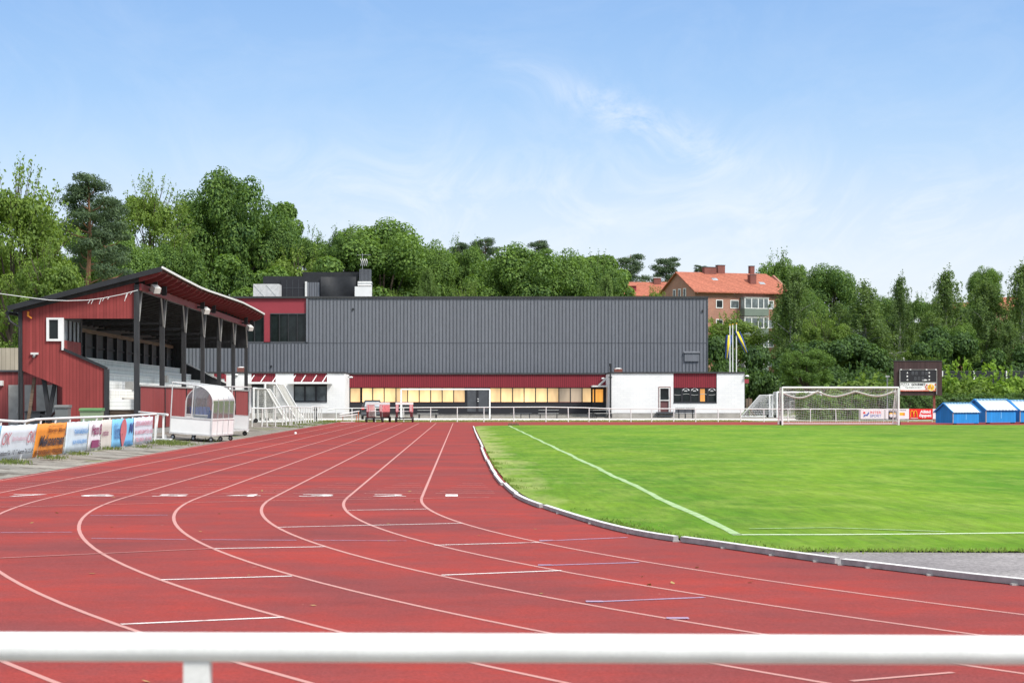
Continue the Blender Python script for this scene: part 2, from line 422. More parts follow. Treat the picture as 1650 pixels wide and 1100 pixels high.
def proto_birch(seed, leafm='leaf_birch', weep=1.0, R0=3.0, n=230, size=.10):
    rng = np.random.default_rng(seed); C = []
    t = MB(); bk = 'bark_birch' if leafm == 'leaf_birch' else 'bark_brown'
    t.tube([(0, 0, -12), (.1, 0, 4), (-.1, .1, 8), (.05, 0, 12.6)], [.24, .19, .12, .02], bk, 7, False)
    for i in range(n):
        z = 2.5 + 10.3 * rng.random() ** .8; a = rng.uniform(0, 6.28); a += .5 * math.sin(3 * a + z)
        q = (z - 2.5) / 10.3; env = min(1, .45 + q * 1.6) * min(1, (1.06 - q) * 1.42) ** .95
        rr = R0 * max(.12, env) * rng.uniform(.25, 1.15) * (1 + .30 * math.sin(2 * a + z * .9) + .22 * math.sin(3 * a - z * 1.7))
        e = np.array([rr * math.cos(a), rr * math.sin(a), z + rng.uniform(-.3, .7)])
        st = np.array([0, 0, max(2, z - 1.2)])
        if i % 5 == 0: t.tube([st, (st + e) / 2 + [0, 0, .3], e], [.06, .035, .01], bk, 4, False)
        m = 26; u = rng.random(m)[:, None]
        C.append(st + (e - st) * (.35 + .65 * u) + rng.normal(0, .22, (m, 3)) + [0, 0, .25])
        for s in range(3):
            L = weep * rng.uniform(.5, 1.9) * (1.1 - .6 * q); m = int(18 * L) + 6; u = rng.random(m)[:, None]
            o = e + rng.normal(0, .28, 3)
            C.append(o + u * [.1 * math.cos(a), .1 * math.sin(a), -L] + rng.normal(0, .07, (m, 3)))
    C = np.concatenate(C); C[:, 2] = np.maximum(C[:, 2], .7)
    V, Fq = leafquads(C, rng.normal(0, 1, C.shape) + np.c_[C[:, :2] * .5, np.zeros(len(C))], size, .5, rng, .5)
    return V, Fq, t, leafm, R0, 13.0
def proto_bush(seed, leafm, n=20000, size=.11, nb=44):
    rng = np.random.default_rng(seed); bl = []
    for i in range(nb):
        a = rng.uniform(0, 6.28); r = 1.75 * math.sqrt(rng.random()); z = rng.uniform(.3, 2.1) * (1 - .22 * r)
        s = rng.uniform(.4, .75); bl.append((r * math.cos(a), r * math.sin(a), z, s, s, s * .8))
    V, Fq = blobleaves(bl, n, size, .6, rng)
    ext = []
    for i in range(22):
        a = rng.uniform(0, 6.28); r = rng.uniform(0, 1.6); o = np.array([r * math.cos(a), r * math.sin(a), 1.9 - .4 * r])
        d = np.array([math.cos(a) * .35, math.sin(a) * .35, .8]); 
        for j in range(10): ext.append(o + d * rng.random() + rng.normal(0, .04, 3))
    C = np.array(ext); V2, F2 = leafquads(C, rng.normal(0, 1, C.shape), size, .5, rng)
    Fq = np.concatenate([Fq, F2 + len(V)]); V = np.concatenate([V, V2])
    t = MB()
    for i in range(7):
        a = i * .9; t.tube([(.1 * math.cos(a), .1 * math.sin(a), -.3), (.7 * math.cos(a), .7 * math.sin(a), 1.3)], [.05, .02], 'bark_brown', 5, False)
    return V, Fq, t, leafm, 2.2, 2.6
PB = {'oak': lambda: proto_oak(1, n=46000, size=.118), 'oak2': lambda: proto_oak(2, nb=80, br=1.3, n=44000, size=.118), 'oak3': lambda: proto_oak(3, nb=110, br=.95, twigs=30, n=38000, size=.122),
      'light': lambda: proto_oak(4, 'leaf_light', 22000, .13, .85, 90, .7, twigs=55), 'light2': lambda: proto_oak(5, 'leaf_light', 20000, .14, .9, 80, .7, twigs=40),
      'pine': lambda: proto_pine(6), 'pine2': lambda: proto_pine(7), 'birch': lambda: proto_birch(8), 'birch2': lambda: proto_birch(9, weep=.7, R0=2.6, n=190),
      'willow': lambda: proto_birch(10, 'leaf_willow', 1.5, 4.0, 260, .11), 'bush': lambda: proto_bush(11, 'leaf_light'), 'bushb': lambda: proto_bush(12, 'leaf_bright'),
      'bushd': lambda: proto_bush(13, 'leaf_dark', 9000, .11, 40)}
def tree(kind, px, top, hw, Y, label, cat='tree', group=None, base=None, name=None, rz=None):
    x = at(px, Y); z0 = terr(x, Y) if base is None else base
    H = zt(top, Y) - z0; Rm = hw * Y / F
    if kind not in PROTO:
        V, Fq, t, lm, R0, H0 = PB[kind]()
        nm = name or {'pine': 'pine_tree', 'pine2': 'pine_tree', 'birch': 'birch_tree', 'birch2': 'birch_tree', 'willow': 'willow_tree'}.get(kind, 'shrub' if 'bush' in kind else 'leafy_tree')
        o = thing(nm, '', cat); 
        tk = t.build('trunk' if 'bush' not in kind else 'stem', o); cr = fastmesh('crown' if 'bush' not in kind else 'foliage', V, Fq, [lm], o)
        zmax = np.percentile(V[:, 2], 99.7); rmax = np.percentile(np.abs(V[:, 0]), 98)
        PROTO[kind] = (o, rmax, zmax, [0])
    o, R0, H0, used = PROTO[kind]
    if used[0]: o = copy_tree(o)
    used[0] = 1
    sx_ = Rm / R0; kz = {'birch': 2.5, 'birch2': 2.3, 'willow': 1.3, 'pine': 1.15, 'pine2': 1.15}.get(kind, 1.45)
    sz_ = H / H0 if 'bush' in kind else min(H / H0, sx_ * kz)
    o.location = (x, Y, z0 + H - sz_ * H0); o.scale = (sx_, sx_, sz_); o.rotation_euler[2] = random.uniform(0, 6.28) if rz is None else rz
    o['label'] = label; o['category'] = cat
    if 'group' in o: del o['group']
    if group: o['group'] = group
    return o
GB = 'trees on the wooded hill'; GR = 'trees behind the hedge on the right'
T = [
 ('light', 22, 272, 90, 122, 'yellow-green tree at the left edge rising behind the grandstand roof', GB),
 ('light2', 75, 395, 62, 116, 'dense low yellow-green tree directly over the back of the grandstand roof', GB),
 ('oak3', 130, 400, 46, 178, 'dark leafy tree filling the space behind the tall pine trunk', GB),
 ('light2', -45, 330, 75, 140, 'yellow-green tree cut by the left frame edge behind the grandstand', GB),
 ('pine', 143, 283, 54, 160, 'tall pine with orange trunk standing over the grandstand roof', GB),
 ('pine2', 168, 318, 46, 172, 'shorter dark pine just right of the tall pine over the grandstand', GB),
 ('light', 243, 290, 58, 240, 'light green tree between the tall pine and the biggest oak', GB),
 ('oak2', 205, 385, 56, 200, 'low leafy tree under the tall pine behind the grandstand roof', GB),
 ('oak3', 278, 385, 50, 236, 'low leafy tree behind the peak of the grandstand roof', GB),
 ('oak', 362, 282, 78, 248, 'biggest round oak, its crown the highest behind the grandstand', GB),
 ('oak2', 438, 348, 50, 252, 'oak leaning against the right side of the biggest oak', GB),
 ('oak3', 490, 375, 42, 256, 'small oak between the biggest oak and the broad oak over the roof plant', GB),
 ('light2', 482, 403, 54, 240, 'yellow-green tree just behind the black rooftop plant room', GB),
 ('oak', 612, 360, 98, 245, 'broad oak behind the antenna on the hall roof', GB),
 ('oak3', 556, 372, 36, 240, 'oak filling the left flank of the broad oak behind the antenna', GB),
 ('oak2', 690, 392, 46, 246, 'oak crown directly above the pale willow on the hill', GB),
 ('oak3', 748, 394, 46, 256, 'oak behind the hall roof, below the pair of pines in the middle', GB),
 ('pine2', 782, 385, 30, 268, 'pine crown poking above the oaks over the middle of the hall', GB),
 ('pine', 742, 392, 26, 272, 'flat pine crown left of the middle pine above the oaks', GB),
 ('oak', 838, 400, 84, 244, 'wide dark oak above the middle of the grey hall roof', GB),
 ('pine', 868, 387, 26, 262, 'round-topped pine rising alone out of the wide dark oak', GB),
 ('oak2', 905, 408, 52, 246, 'oak joined to the right side of the wide dark oak', GB),
 ('oak3', 958, 420, 46, 252, 'oak sloping down towards the red roofs above the hall', GB),
 ('willow', 690, 434, 27, 218, 'pale weeping willow behind the hall roof edge', GB),
 ('light2', 760, 457, 38, 216, 'low yellow-green tree behind the hall roof right of the willow', GB),
 ('light', 633, 469, 16, 214, 'tiny light green treetop peeping over the hall roof', GB),
 ('willow', 978, 445, 30, 222, 'pale green tree beside the left end of the lower red roof', GB),
 ('pine', 1015, 410, 30, 345, 'dark pine above the lower red roof, left one of two', GB),
 ('pine2', 1074, 415, 30, 350, 'dark pine above the lower red roof, right one of two', GB),
 ('pine2', 1128, 427, 14, 352, 'pine tip showing over the chimneys of the brick apartment house', GB),
 ('light2', 1052, 465, 24, 250, 'small bright tree in front of the lower red roof', GB),
 ('oak3', 1262, 416, 46, 330, 'dark tree rising behind the right end of the red roof', GR),
 ('oak2', 1338, 429, 46, 285, 'round dark tree right of the apartment house', GR),
 ('light2', 1180, 506, 50, 258, 'olive green tree in front of the apartment house beside the grey hall', GR),
 ('birch', 1276, 438, 46, 236, 'big weeping birch covering the right end of the apartment house', GR),
 ('light2', 1326, 505, 40, 226, 'bright leafy tree right of the big weeping birch', GR),
 ('oak3', 1300, 560, 40, 208, 'leafy tree low above the football goal, left side', GR),
 ('birch2', 1392, 455, 50, 232, 'light birch with visible white stems above the football goal', GR),
 ('birch', 1450, 447, 32, 244, 'narrow dark birch directly above the scoreboard', GR),
 ('birch2', 1352, 490, 36, 240, 'soft birch between the round dark tree and the light birch', GR),
 ('birch', 1422, 520, 30, 236, 'lower birch left of the scoreboard top', GR),
 ('birch', 1524, 437, 44, 246, 'airy birch with see-through top right of the scoreboard', GR),
 ('oak2', 1586, 432, 27, 262, 'dark tree rising behind the drooping tree over the dark windscreen', GR),
 ('birch', 1590, 452, 48, 236, 'big drooping tree above the middle blue booth', GR),
 ('birch', 1648, 425, 48, 234, 'drooping birch cut by the right frame edge', GR),
 ('birch2', 1500, 505, 40, 238, 'low birch between scoreboard and airy birch', GR),
 ('oak3', 1545, 520, 36, 230, 'lower leafy tree behind the dark windscreen, left half', GR),
 ('birch', 1625, 520, 34, 228, 'lower drooping tree behind the dark windscreen, right half', GR),
 ('oak2', 1418, 478, 36, 290, 'rounded dark treetop between the light birch and the narrow dark birch', GR),
 ('oak3', 1486, 480, 34, 292, 'rounded dark treetop in the dip between scoreboard and airy birch', GR),
 ('light2', 1558, 478, 34, 275, 'greyish green treetop left of the big drooping tree', GR),
 ('oak2', 1290, 470, 44, 252, 'dense leafy tree between the big weeping birch and the round dark tree', GR),
 ('light2', 1480, 560, 34, 222, 'bushy tree crown directly behind the brown scoreboard panel', GR),
]
for k, px, top, hw, Y, lab, g in T: tree(k, px, top, hw, Y, lab, 'tree', g)
GS = 'shrubs along the back of the field'
for k, px, top, hw, Y, lab in [
 ('bush', 1395, 612, 62, 172, 'light green arching shrub behind the goal net, left of the small lamp'),
 ('bushb', 1540, 593, 60, 168, 'yellow-green shrub right of the scoreboard'),
 ('bushb', 1612, 597, 62, 166, 'bright big-leaved shrub in front of the dark windscreen'),
 ('bush', 1576, 616, 50, 164, 'small shrub filling the gap above the middle blue booth'),
 ('bush', 1668, 606, 50, 166, 'shrub cut by the right frame edge over the last blue booth'),
 ('bushd', 1160, 572, 40, 215, 'dark shrub behind the flagpoles at the hall corner'),
 ('bushd', 1215, 580, 44, 218, 'dark shrub between flagpoles and training goals'),
 ('bushd', 1268, 590, 44, 216, 'dark shrub above the training goals'),
 ('bushd', 1325, 585, 46, 214, 'dark shrub above the left half of the goal net'),
 ('bushd', 1385, 588, 46, 212, 'dark shrub behind the light arching shrub'),
 ('bushd', 1435, 590, 40, 210, 'dark shrub left of the brown scoreboard'),
 ('bush', 62, 640, 12, 108, 'weedy young shrub growing beside the grandstand drainpipe'),
 ('bushd', 1500, 575, 34, 200, 'dark shrub hidden partly behind the scoreboard'),
 ('light', -10, 470, 70, 128, 'low light green tree beside the grandstand back corner')]:
    tree(k, px, top, hw, Y, lab, 'shrub' if 'bush' in k else 'tree', GS if 'bush' in k else GB)

# clipped hedges (solid leafy boxes)
def hedge(px0, px1, top, Y0, Y1, label, leafm='leaf_dark', n=16000, size=.09):
    rng = np.random.default_rng(int(px0)); x0, x1 = at(px0, Y0), at(px1, Y0); z1 = zt(top, Y0)
    L = x1 - x0; D = Y1 - Y0
    u = rng.random(n); k = rng.random(n)
    af = z1 / (z1 + D); C = np.empty((n, 3)); N = np.zeros((n, 3))
    fr = k < af
    C[:, 0] = x0 + u * L; C[:, 1] = np.where(fr, Y0, Y0 + rng.random(n) * D); C[:, 2] = np.where(fr, rng.random(n) * z1, z1)
    e = rng.random(n) < .1; C[e, 0] = np.where(rng.random(e.sum()) < .5, x0, x1); C[e, 1] = Y0 + rng.random(e.sum()) * D; C[e, 2] = rng.random(e.sum()) * z1
    bump = .12 * np.sin(C[:, 0] * 2.1) + .1 * np.sin(C[:, 0] * 5.3 + C[:, 2] * 3) + rng.normal(0, .1, n)
    N[:, 1] = np.where(fr, -1, 0); N[:, 2] = np.where(fr, .3, 1)
    C[:, 1] += np.where(fr, bump, 0); C[:, 2] += np.where(fr, 0, bump)
    V, Fq = leafquads(C, N, size, .6, rng, .2)
    o = thing('hedge', label, 'hedge'); fastmesh('foliage', V, Fq, [leafm], o)
    m = MB(); m.box(x0 + .15, x1 - .15, Y0 + .2, Y1 - .2, -.1, z1 - .2, 'bark_brown'); m.build('stem', o)
hedge(1296, 1412, 640, 156, 160, 'clipped green hedge behind the net of the big football goal', 'leaf_oak', 14000)
hedge(1412, 1700, 640, 158, 162, 'long dark hedge behind the advertising boards and blue booths', 'leaf_dark', 26000)
# ---------------------------------------------------------------- setting
def structure(o, label=None): o['kind'] = 'structure'; return o
# ground material
m, n, l, b = nt('ground_mat')
v = coord(n, l)
big = noise(n, l, v, .06, 6); med = noise(n, l, v, .9, 6); fin = noise(n, l, v, 9, 4)
gr = mixc(n, l, ramp(n, l, med, [(.35, 0), (.65, 1)]), (.10, .15, .03), (.17, .22, .05))
gr = mixc(n, l, ramp(n, l, big, [(.45, 0), (.62, 1)]), gr, (.20, .19, .08))
l.new(mixc(n, l, 1.0, gr, ramp(n, l, fin, [(.3, .75), (.7, 1.25)]), 'MULTIPLY'), b.inputs['Base Color'])
b.inputs['Roughness'].default_value = .95; b.inputs['Specular IOR Level'].default_value = .1
# gravel
m, n, l, b = nt('gravel_mat')
v = coord(n, l)
c = mixc(n, l, ramp(n, l, noise(n, l, v, .5, 6), [(.4, 0), (.6, 1)]), (.20, .185, .165), (.31, .29, .255))
c = mixc(n, l, ramp(n, l, noise(n, l, v, 1.3, 5), [(.53, 0), (.60, 1)]), c, (.10, .085, .07))
c = mixc(n, l, ramp(n, l, noise(n, l, v, .33, 6), [(.60, 0), (.68, 1)]), c, (.20, .24, .07))
l.new(mixc(n, l, 1.0, c, ramp(n, l, noise(n, l, v, 22, 3), [(.3, .7), (.7, 1.25)]), 'MULTIPLY'), b.inputs['Base Color'])
b.inputs['Roughness'].default_value = .95; b.inputs['Specular IOR Level'].default_value = .15
# asphalt
m, n, l, b = nt('asphalt_mat')
v = coord(n, l)
c = mixc(n, l, ramp(n, l, noise(n, l, v, .8, 6), [(.35, 0), (.65, 1)]), (.20, .185, .19), (.30, .28, .28))
l.new(mixc(n, l, 1.0, c, ramp(n, l, noise(n, l, v, 28, 3), [(.3, .6), (.7, 1.35)]), 'MULTIPLY'), b.inputs['Base Color'])
b.inputs['Roughness'].default_value = .9; b.inputs['Specular IOR Level'].default_value = .2
# tartan
m, n, l, b = nt('tartan_mat')
v = coord(n, l)
c = mixc(n, l, ramp(n, l, noise(n, l, v, .35, 7, .65), [(.36, 0), (.62, 1)]), (.185, .046, .046), (.330, .046, .037))
c = mixc(n, l, ramp(n, l, noise(n, l, coord(n, l, (1, 1, 1)), 1.7, 8, .7), [(.38, .0), (.68, .75)]), c, (.215, .055, .055))
c = mixc(n, l, 1.0, c, ramp(n, l, noise(n, l, coord(n, l, (.05, 1, 1)), 1.6, 6), [(.32, .95), (.68, 1.05)]), 'MULTIPLY')
c = mixc(n, l, ramp(n, l, noise(n, l, v, 5.5, 3), [(.735, 0), (.76, .8)]), c, (.45, .22, .18))
l.new(mixc(n, l, 1.0, c, ramp(n, l, noise(n, l, v, 55, 3, .8), [(.25, .66), (.75, 1.34)]), 'MULTIPLY'), b.inputs['Base Color'])
b.inputs['Roughness'].default_value = .95; b.inputs['Specular IOR Level'].default_value = .08
bp = node(n, 'ShaderNodeBump', i_Strength=.6, i_Distance=.004); l.new(noise(n, l, v, 140, 2), bp.inputs['Height']); l.new(bp.outputs[0], b.inputs['Normal'])
# painted lines, worn
def worn(name, col, thr):
    m, n, l, b = nt(name)
    v = coord(n, l); f = ramp(n, l, noise(n, l, v, 3.2, 8, .75), [(thr, 0), (thr + .16, 1)])
    l.new(mixc(n, l, f, (.36, .07, .06), col), b.inputs['Base Color']); b.inputs['Roughness'].default_value = .6
worn('line_lane', (.50, .23, .20), .22); worn('line_white', (.80, .74, .72), .30); worn('line_faint', (.46, .18, .16), .34); worn('line_lilac', (.36, .25, .38), .32)
# pitch grass
m, n, l, b = nt('pitch_mat')
v = coord(n, l)
c = mixc(n, l, ramp(n, l, noise(n, l, coord(n, l, (1, .45, 1)), .22, 5, .6), [(.38, 0), (.62, 1)]), (.074, .188, .006), (.142, .250, .013))
c = mixc(n, l, ramp(n, l, noise(n, l, coord(n, l, (1, .5, 1)), .9, 8, .72), [(.46, 0), (.70, .85)]), c, (.205, .290, .044))
c = mixc(n, l, ramp(n, l, noise(n, l, coord(n, l, (.8, .4, 1)), 1.9, 8, .75), [(.52, 0), (.72, .75)]), c, (.052, .150, .006))
mow = node(n, 'ShaderNodeTexWave', wave_type='BANDS', i_Scale=.035, i_Distortion=.6, i_Detail=2); l.new(coord(n, l, (.35, 1, 1)), mow.inputs['Vector'])
c = mixc(n, l, 1.0, c, ramp(n, l, mow.outputs[1], [(.3, .95), (.7, 1.05)]), 'MULTIPLY')
sp = n.new('ShaderNodeSeparateXYZ'); l.new(v, sp.inputs[0])
edge = ramp(n, l, mathn(n, l, 'ADD', mathn(n, l, 'MULTIPLY', sp.outputs[0], -.30), mathn(n, l, 'MULTIPLY', noise(n, l, coord(n, l, (1, .3, 1)), .8, 6), 1.6)), [(.30, 0), (.62, 1)])
c = mixc(n, l, mathn(n, l, 'MULTIPLY', edge, .65), c, (.34, .35, .14))
c = mixc(n, l, 1.0, c, ramp(n, l, noise(n, l, coord(n, l, (1, .10, 1)), 7, 6, .8), [(.28, .70), (.72, 1.3)]), 'MULTIPLY')
l.new(c, b.inputs['Base Color']); b.inputs['Roughness'].default_value = .85; b.inputs['Specular IOR Level'].default_value = .12
bp = node(n, 'ShaderNodeBump', i_Strength=.5, i_Distance=.03); l.new(noise(n, l, coord(n, l, (1, 1, 1)), 22, 4), bp.inputs['Height']); l.new(bp.outputs[0], b.inputs['Normal'])
m, n, l, b = nt('chalk_mat')
v = coord(n, l); l.new(mixc(n, l, ramp(n, l, noise(n, l, v, 6, 6, .8), [(.32, 0), (.66, 1)]), (.15, .31, .05), (.42, .53, .33)), b.inputs['Base Color']); b.inputs['Roughness'].default_value = .9

m, n, l, b = nt('chalk_bright')
v = coord(n, l); l.new(mixc(n, l, ramp(n, l, noise(n, l, v, 5, 6, .8), [(.25, 0), (.5, 1)]), (.20, .38, .06), (.56, .66, .46)), b.inputs['Base Color']); b.inputs['Roughness'].default_value = .9
# terrain
xs = sorted(set([-1500, -700, -300, -160, -110] + list(range(-90, 100, 6)) + [-9.3, -12.4, 120, 160, 250, 400, 800, 1500] + [-28, 34, 36, 10]))
ys = sorted(set([-300, -60, -20, 0, 10] + list(range(20, 150, 10)) + [138, 142, 146] + list(range(150, 400, 8)) + [420, 460, 520, 600, 900, 2500]))
V = [(x, y, terr(x, y) - .012) for y in ys for x in xs]; nx = len(xs)
Fq = [(j * nx + i, j * nx + i + 1, (j + 1) * nx + i + 1, (j + 1) * nx + i) for j in range(len(ys) - 1) for i in range(nx - 1)]
structure(fastmesh('ground', V, Fq, ['ground_mat'], smooth=True))
def sheet(name, pts, mat, z, terrain=False):
    g = MB(); g.poly([(x, y, z + (terr(x, y) if terrain else 0)) for x, y in pts], mat); return structure(g.build(name))
# gravel strip beside the straight (follows the cross slope)
g = MB()
for y0, y1 in [(-12, 10), (10, 30), (30, 60), (60, 100), (100, 130), (130, 137), (137, 144)]:
    for x0, x1 in [(-60, -30), (-30, -20), (-20, -12.4), (-12.4, -9.3), (-9.3, -8.0 if y0 > 60 else -5)]:
        g.poly([(x, y, terr(x, y) + .001) for x, y in ((x0, y0), (x1, y0), (x1, y1), (x0, y1))], 'gravel_mat')
structure(g.build('gravel_strip'))
sheet('near_pavement', [(-60, -12), (90, -12), (90, 6.5), (-5, 6.5), (-60, 6.5)], 'gravel_mat', .003)
sheet('footpath', [(-26, 158), (70, 158), (70, 174), (-26, 174)], 'concrete', .006)
M['path_pale'] = pm('path_pale', (.62, .59, .54), .9, .12, .8, fine=.08)
sheet('pavement', [(-26, 152.5), (75, 152.5), (75, 172), (-26, 172)], 'path_pale', .012)
sheet('yard', [(-40, 172), (75, 172), (75, 192), (-40, 192)], 'gravel_mat', .005)
# running track sheet
XC, YC, RC, LW = 32.6, 31.1, 32.06, 1.19
def arc(k, a0=180, a1=285, n=60):       # lane line k, clockwise from the straight
    r = RC + LW * k
    return [(XC + r * math.cos(R(a0 + (a1 - a0) * i / n)), YC + r * math.sin(R(a0 + (a1 - a0) * i / n))) for i in range(n + 1)]
out = arc(8.12)
sheet('running_track', [(XC - RC - LW * 8.12, 144.3)] + out + [(95, out[-1][1]), (95, 144.3)], 'tartan_mat', .006)
# kerb path from the photograph's lower edge line
kp = [(.60, 116.2), (.60, 100), (.60, 80), (.60, 60), (.61, 48), (.66, 40), (.84, 31.5), (1.30, 26.6), (1.93, 22.6), (2.72, 20.35), (3.38, 18.65), (3.74, 17.95), (4.62, 16.3), (5.9, 14.6), (7.6, 12.8), (9.8, 11.0), (13, 9.2)]
def catmull(p, n=6):
    o = []
    for i in range(len(p) - 1):
        a, b_, c_, d = p[max(i - 1, 0)], p[i], p[i + 1], p[min(i + 2, len(p) - 1)]
        for t in range(n):
            t /= n
            o.append(tuple(.5 * (2 * b_[k] + (c_[k] - a[k]) * t + (2 * a[k] - 5 * b_[k] + 4 * c_[k] - d[k]) * t * t + (3 * b_[k] - a[k] - 3 * c_[k] + d[k]) * t ** 3) for k in (0, 1)))
    return o + [p[-1]]
kc = catmull(kp)
# pitch: grass slab
inner = [(x + .14, y + .05) for x, y in kc if y > 19.6]
sheet('grass_pitch', ([(4.0, 19.75), (9, 19.5), (30, 19.3), (90, 19.3), (90, 123), (14, 123.3), (4, 122.6), (1.2, 119.5)] + inner), 'pitch_mat', .034)
sheet('asphalt_apron', [(x + .06, y + .03) for x, y in kc if y <= 21.2] + [(60, 9.2), (60, 19.6), (12, 19.8)], 'asphalt_mat', .014)
# kerb: alu rail segments, shade on the sides put into the colour
kb = thing('track_kerb', 'low white metal kerb rail curving between the red track and the grass', 'kerb')
seg = []; cur = [kc[0]]; L = 0; lens = [4, 5, 4, 6, 5]; li = 0
for a, c_ in zip(kc[:-1], kc[1:]):
    cur.append(c_); L += math.dist(a, c_)
    if L > (3.1 if c_[1] < 45 else 12): seg.append(cur); cur = [c_]; L = 0
if len(cur) > 1: seg.append(cur)
for q in seg:
    g = MB(); jx = random.uniform(-.03, .03); w = .06; hh = .066 + random.uniform(-.006, .006); n_ = len(q); vs = []
    for i, p in enumerate(q):
        d = Vector((q[min(i + 1, n_ - 1)][0] - q[max(i - 1, 0)][0], q[min(i + 1, n_ - 1)][1] - q[max(i - 1, 0)][1])).normalized(); s_ = Vector((-d.y, d.x))
        if i == 0: p = (p[0] + d.x * .10, p[1] + d.y * .10)
        for o_, z_ in ((0, .012), (0, hh), (w, hh + .004), (w, .012)): vs.append((p[0] + jx + s_.x * o_, p[1] + s_.y * o_, z_))
    fs = [(i * 4 + k, i * 4 + k + 1, i * 4 + k + 5, i * 4 + k + 4) for i in range(n_ - 1) for k in range(3)] + [(3, 2, 1, 0), tuple(len(vs) - 4 + k for k in range(4))]
    g.faces(vs, [f_ for f_ in fs if len(f_) == 4 and f_[0] % 4 == 1 and f_[1] == f_[0] + 1], 'kerb_white'); g.faces(vs, [f_ for f_ in fs if not (f_[0] % 4 == 1 and f_[1] == f_[0] + 1)], 'kerb_side_shaded'); g.build('kerb_segment', kb)
g = MB()
for i in range(0, len(kc), 3):
    x, y = kc[i]; g.box(x - .012, x + .06, y - .03, y + .03, .004, .022, 'grey_old')
g.build('kerb_foot', kb)
# lane lines
g = MB()
def ribbon(g, pts, w, mat, z=.0083):
    n_ = len(pts); vs = []
    for i, p in enumerate(pts):
        a, c_ = pts[max(i - 1, 0)], pts[min(i + 1, n_ - 1)]
        d = Vector((c_[0] - a[0], c_[1] - a[1])).normalized()
        vs += [(p[0] - d.y * w / 2, p[1] + d.x * w / 2, z), (p[0] + d.y * w / 2, p[1] - d.x * w / 2, z)]
    g.faces(vs, [(2 * i, 2 * i + 2, 2 * i + 3, 2 * i + 1) for i in range(n_ - 1)], mat)
for k in range(1, 9):
    x = XC - RC - LW * k
    ribbon(g, [(x, 136)] + [(x, y) for y in range(130, 32, -8)] + arc(k, n=90), .044, 'line_lane')
structure(g.build('lane_lines'))
def gl(g, a, b_, w, mat, z=.0098):
    p, q = G(*a)[:2], G(*b_)[:2]; k = 10
    ribbon(g, [(p[0] + (q[0] - p[0]) * i / k, p[1] + (q[1] - p[1]) * i / k) for i in range(k + 1)], w, mat, z)
g = MB()
for a, b_ in [((345, 884.5), (525, 881.5)), ((260, 935), (470, 929)), ((195, 1007), (458, 995.5)), ((712, 927.5), (905, 920))]: gl(g, a, b_, .055, 'line_white')
gl(g, (1372, 1099), (1536, 1085), .05, 'line_lane')
for a, b_ in [((700, 879), (870, 874.5)), ((448, 850), (745, 843.5)), ((561, 822.5), (690, 820.5))]: gl(g, a, b_, .05, 'line_white')
for a, b_ in [((0, 900), (345, 884.5)), ((788, 801.5), (440, 807)), ((440, 807), (0, 817.5)), ((703, 755.5), (783, 755)), ((380, 755.5), (640, 756)), ((690, 765.5), (785, 765)), ((330, 768.5), (690, 766.5)), ((30, 772), (240, 768)), ((300, 800), (600, 801.5)), ((0, 801.5), (300, 800)), ((50, 774), (420, 773)), ((420, 716), (750, 716.2)), ((350, 730), (760, 730)), ((480, 696), (750, 696.5))]: gl(g, a, b_, .05, 'line_faint', .0108)
for a, b_ in [((146, 831), (270, 830.3)), ((0, 858.5), (116, 858)), ((147, 868), (300, 870)), ((325, 870), (478, 871)), ((505, 871), (655, 872))]: gl(g, a, b_, .045, 'line_lilac')
for a, b_ in [((870, 872.5), (1010, 866.5)), ((870, 912), (1030, 907)), ((950, 971), (1135, 963.5))]: gl(g, a, b_, .06, 'line_lilac')
for a, w_ in [((880, 871.5), 22), ((878, 911.5), 22), ((958, 970.5), 28), ((1092, 997.5), 36)]:
    gl(g, (a[0] - w_ / 2, a[1]), (a[0] + w_ / 2, a[1]), .10, 'line_lilac', .0120)
# short relay marks in every lane
for k in range(8):
    xc = XC - RC - LW * (k + .5) + .1
    for j, (Y, w_) in enumerate([(32.5, 1.0), (33.1, .92), (33.8, .8), (34.7, .66), (35.6, .52), (36.4, .4)]):
        ribbon(g, [(xc - w_ / 2 + .03 * j, Y), (xc + w_ / 2 + .03 * j, Y)], .045, 'line_lane' if j < 2 else 'line_faint', .0098)
structure(g.build('track_markings'))
# lane numbers
ln = MB()
for k in range(8):
    xc = XC - RC - LW * (k + .5) + .08
    t = lettering(str(k + 1), (xc - .3, 31.45, .0105), (1, 0, 0), (0, 1, 0), .55 if k else .2, .68, 'line_white', None, 'lane_number', bold=0.0)
    structure(t)
# pitch lines
g = MB()
gl2 = lambda a, b_, w: gl(g, a, b_, w, 'chalk_mat', .038)
cn = G(1187, 866); fr = (2.88, 120)
tl = [(cn[0] + (fr[0] - cn[0]) * i / 120 + .02 * math.sin(i * .5) + .008 * math.sin(i * 1.7), cn[1] + (fr[1] - cn[1]) * i / 120) for i in range(121)]
g.faces([p for i, (x, y) in enumerate(tl) for p in ((x - .05 - random.uniform(0, .02), y, .038), (x + .05 + random.uniform(0, .02), y, .038))], [(2 * i, 2 * i + 1, 2 * i + 3, 2 * i + 2) for i in range(120)], 'chalk_mat')
gy = G(1500, 860)[1]
ribbon(g, [(cn[0] - .05, cn[1]), (4.2, 22.05), (5.2, 22.15), (6.5, 22.35), (8.5, 22.45), (14, 22.8), (30, 23.2), (60, 23.5)], .13, 'chalk_bright', .038)
ribbon(g, [(3.4, 23.0), (4.4, 23.2), (5.6, 22.5)], .07, 'chalk_mat', .042)
structure(g.build('pitch_lines'))
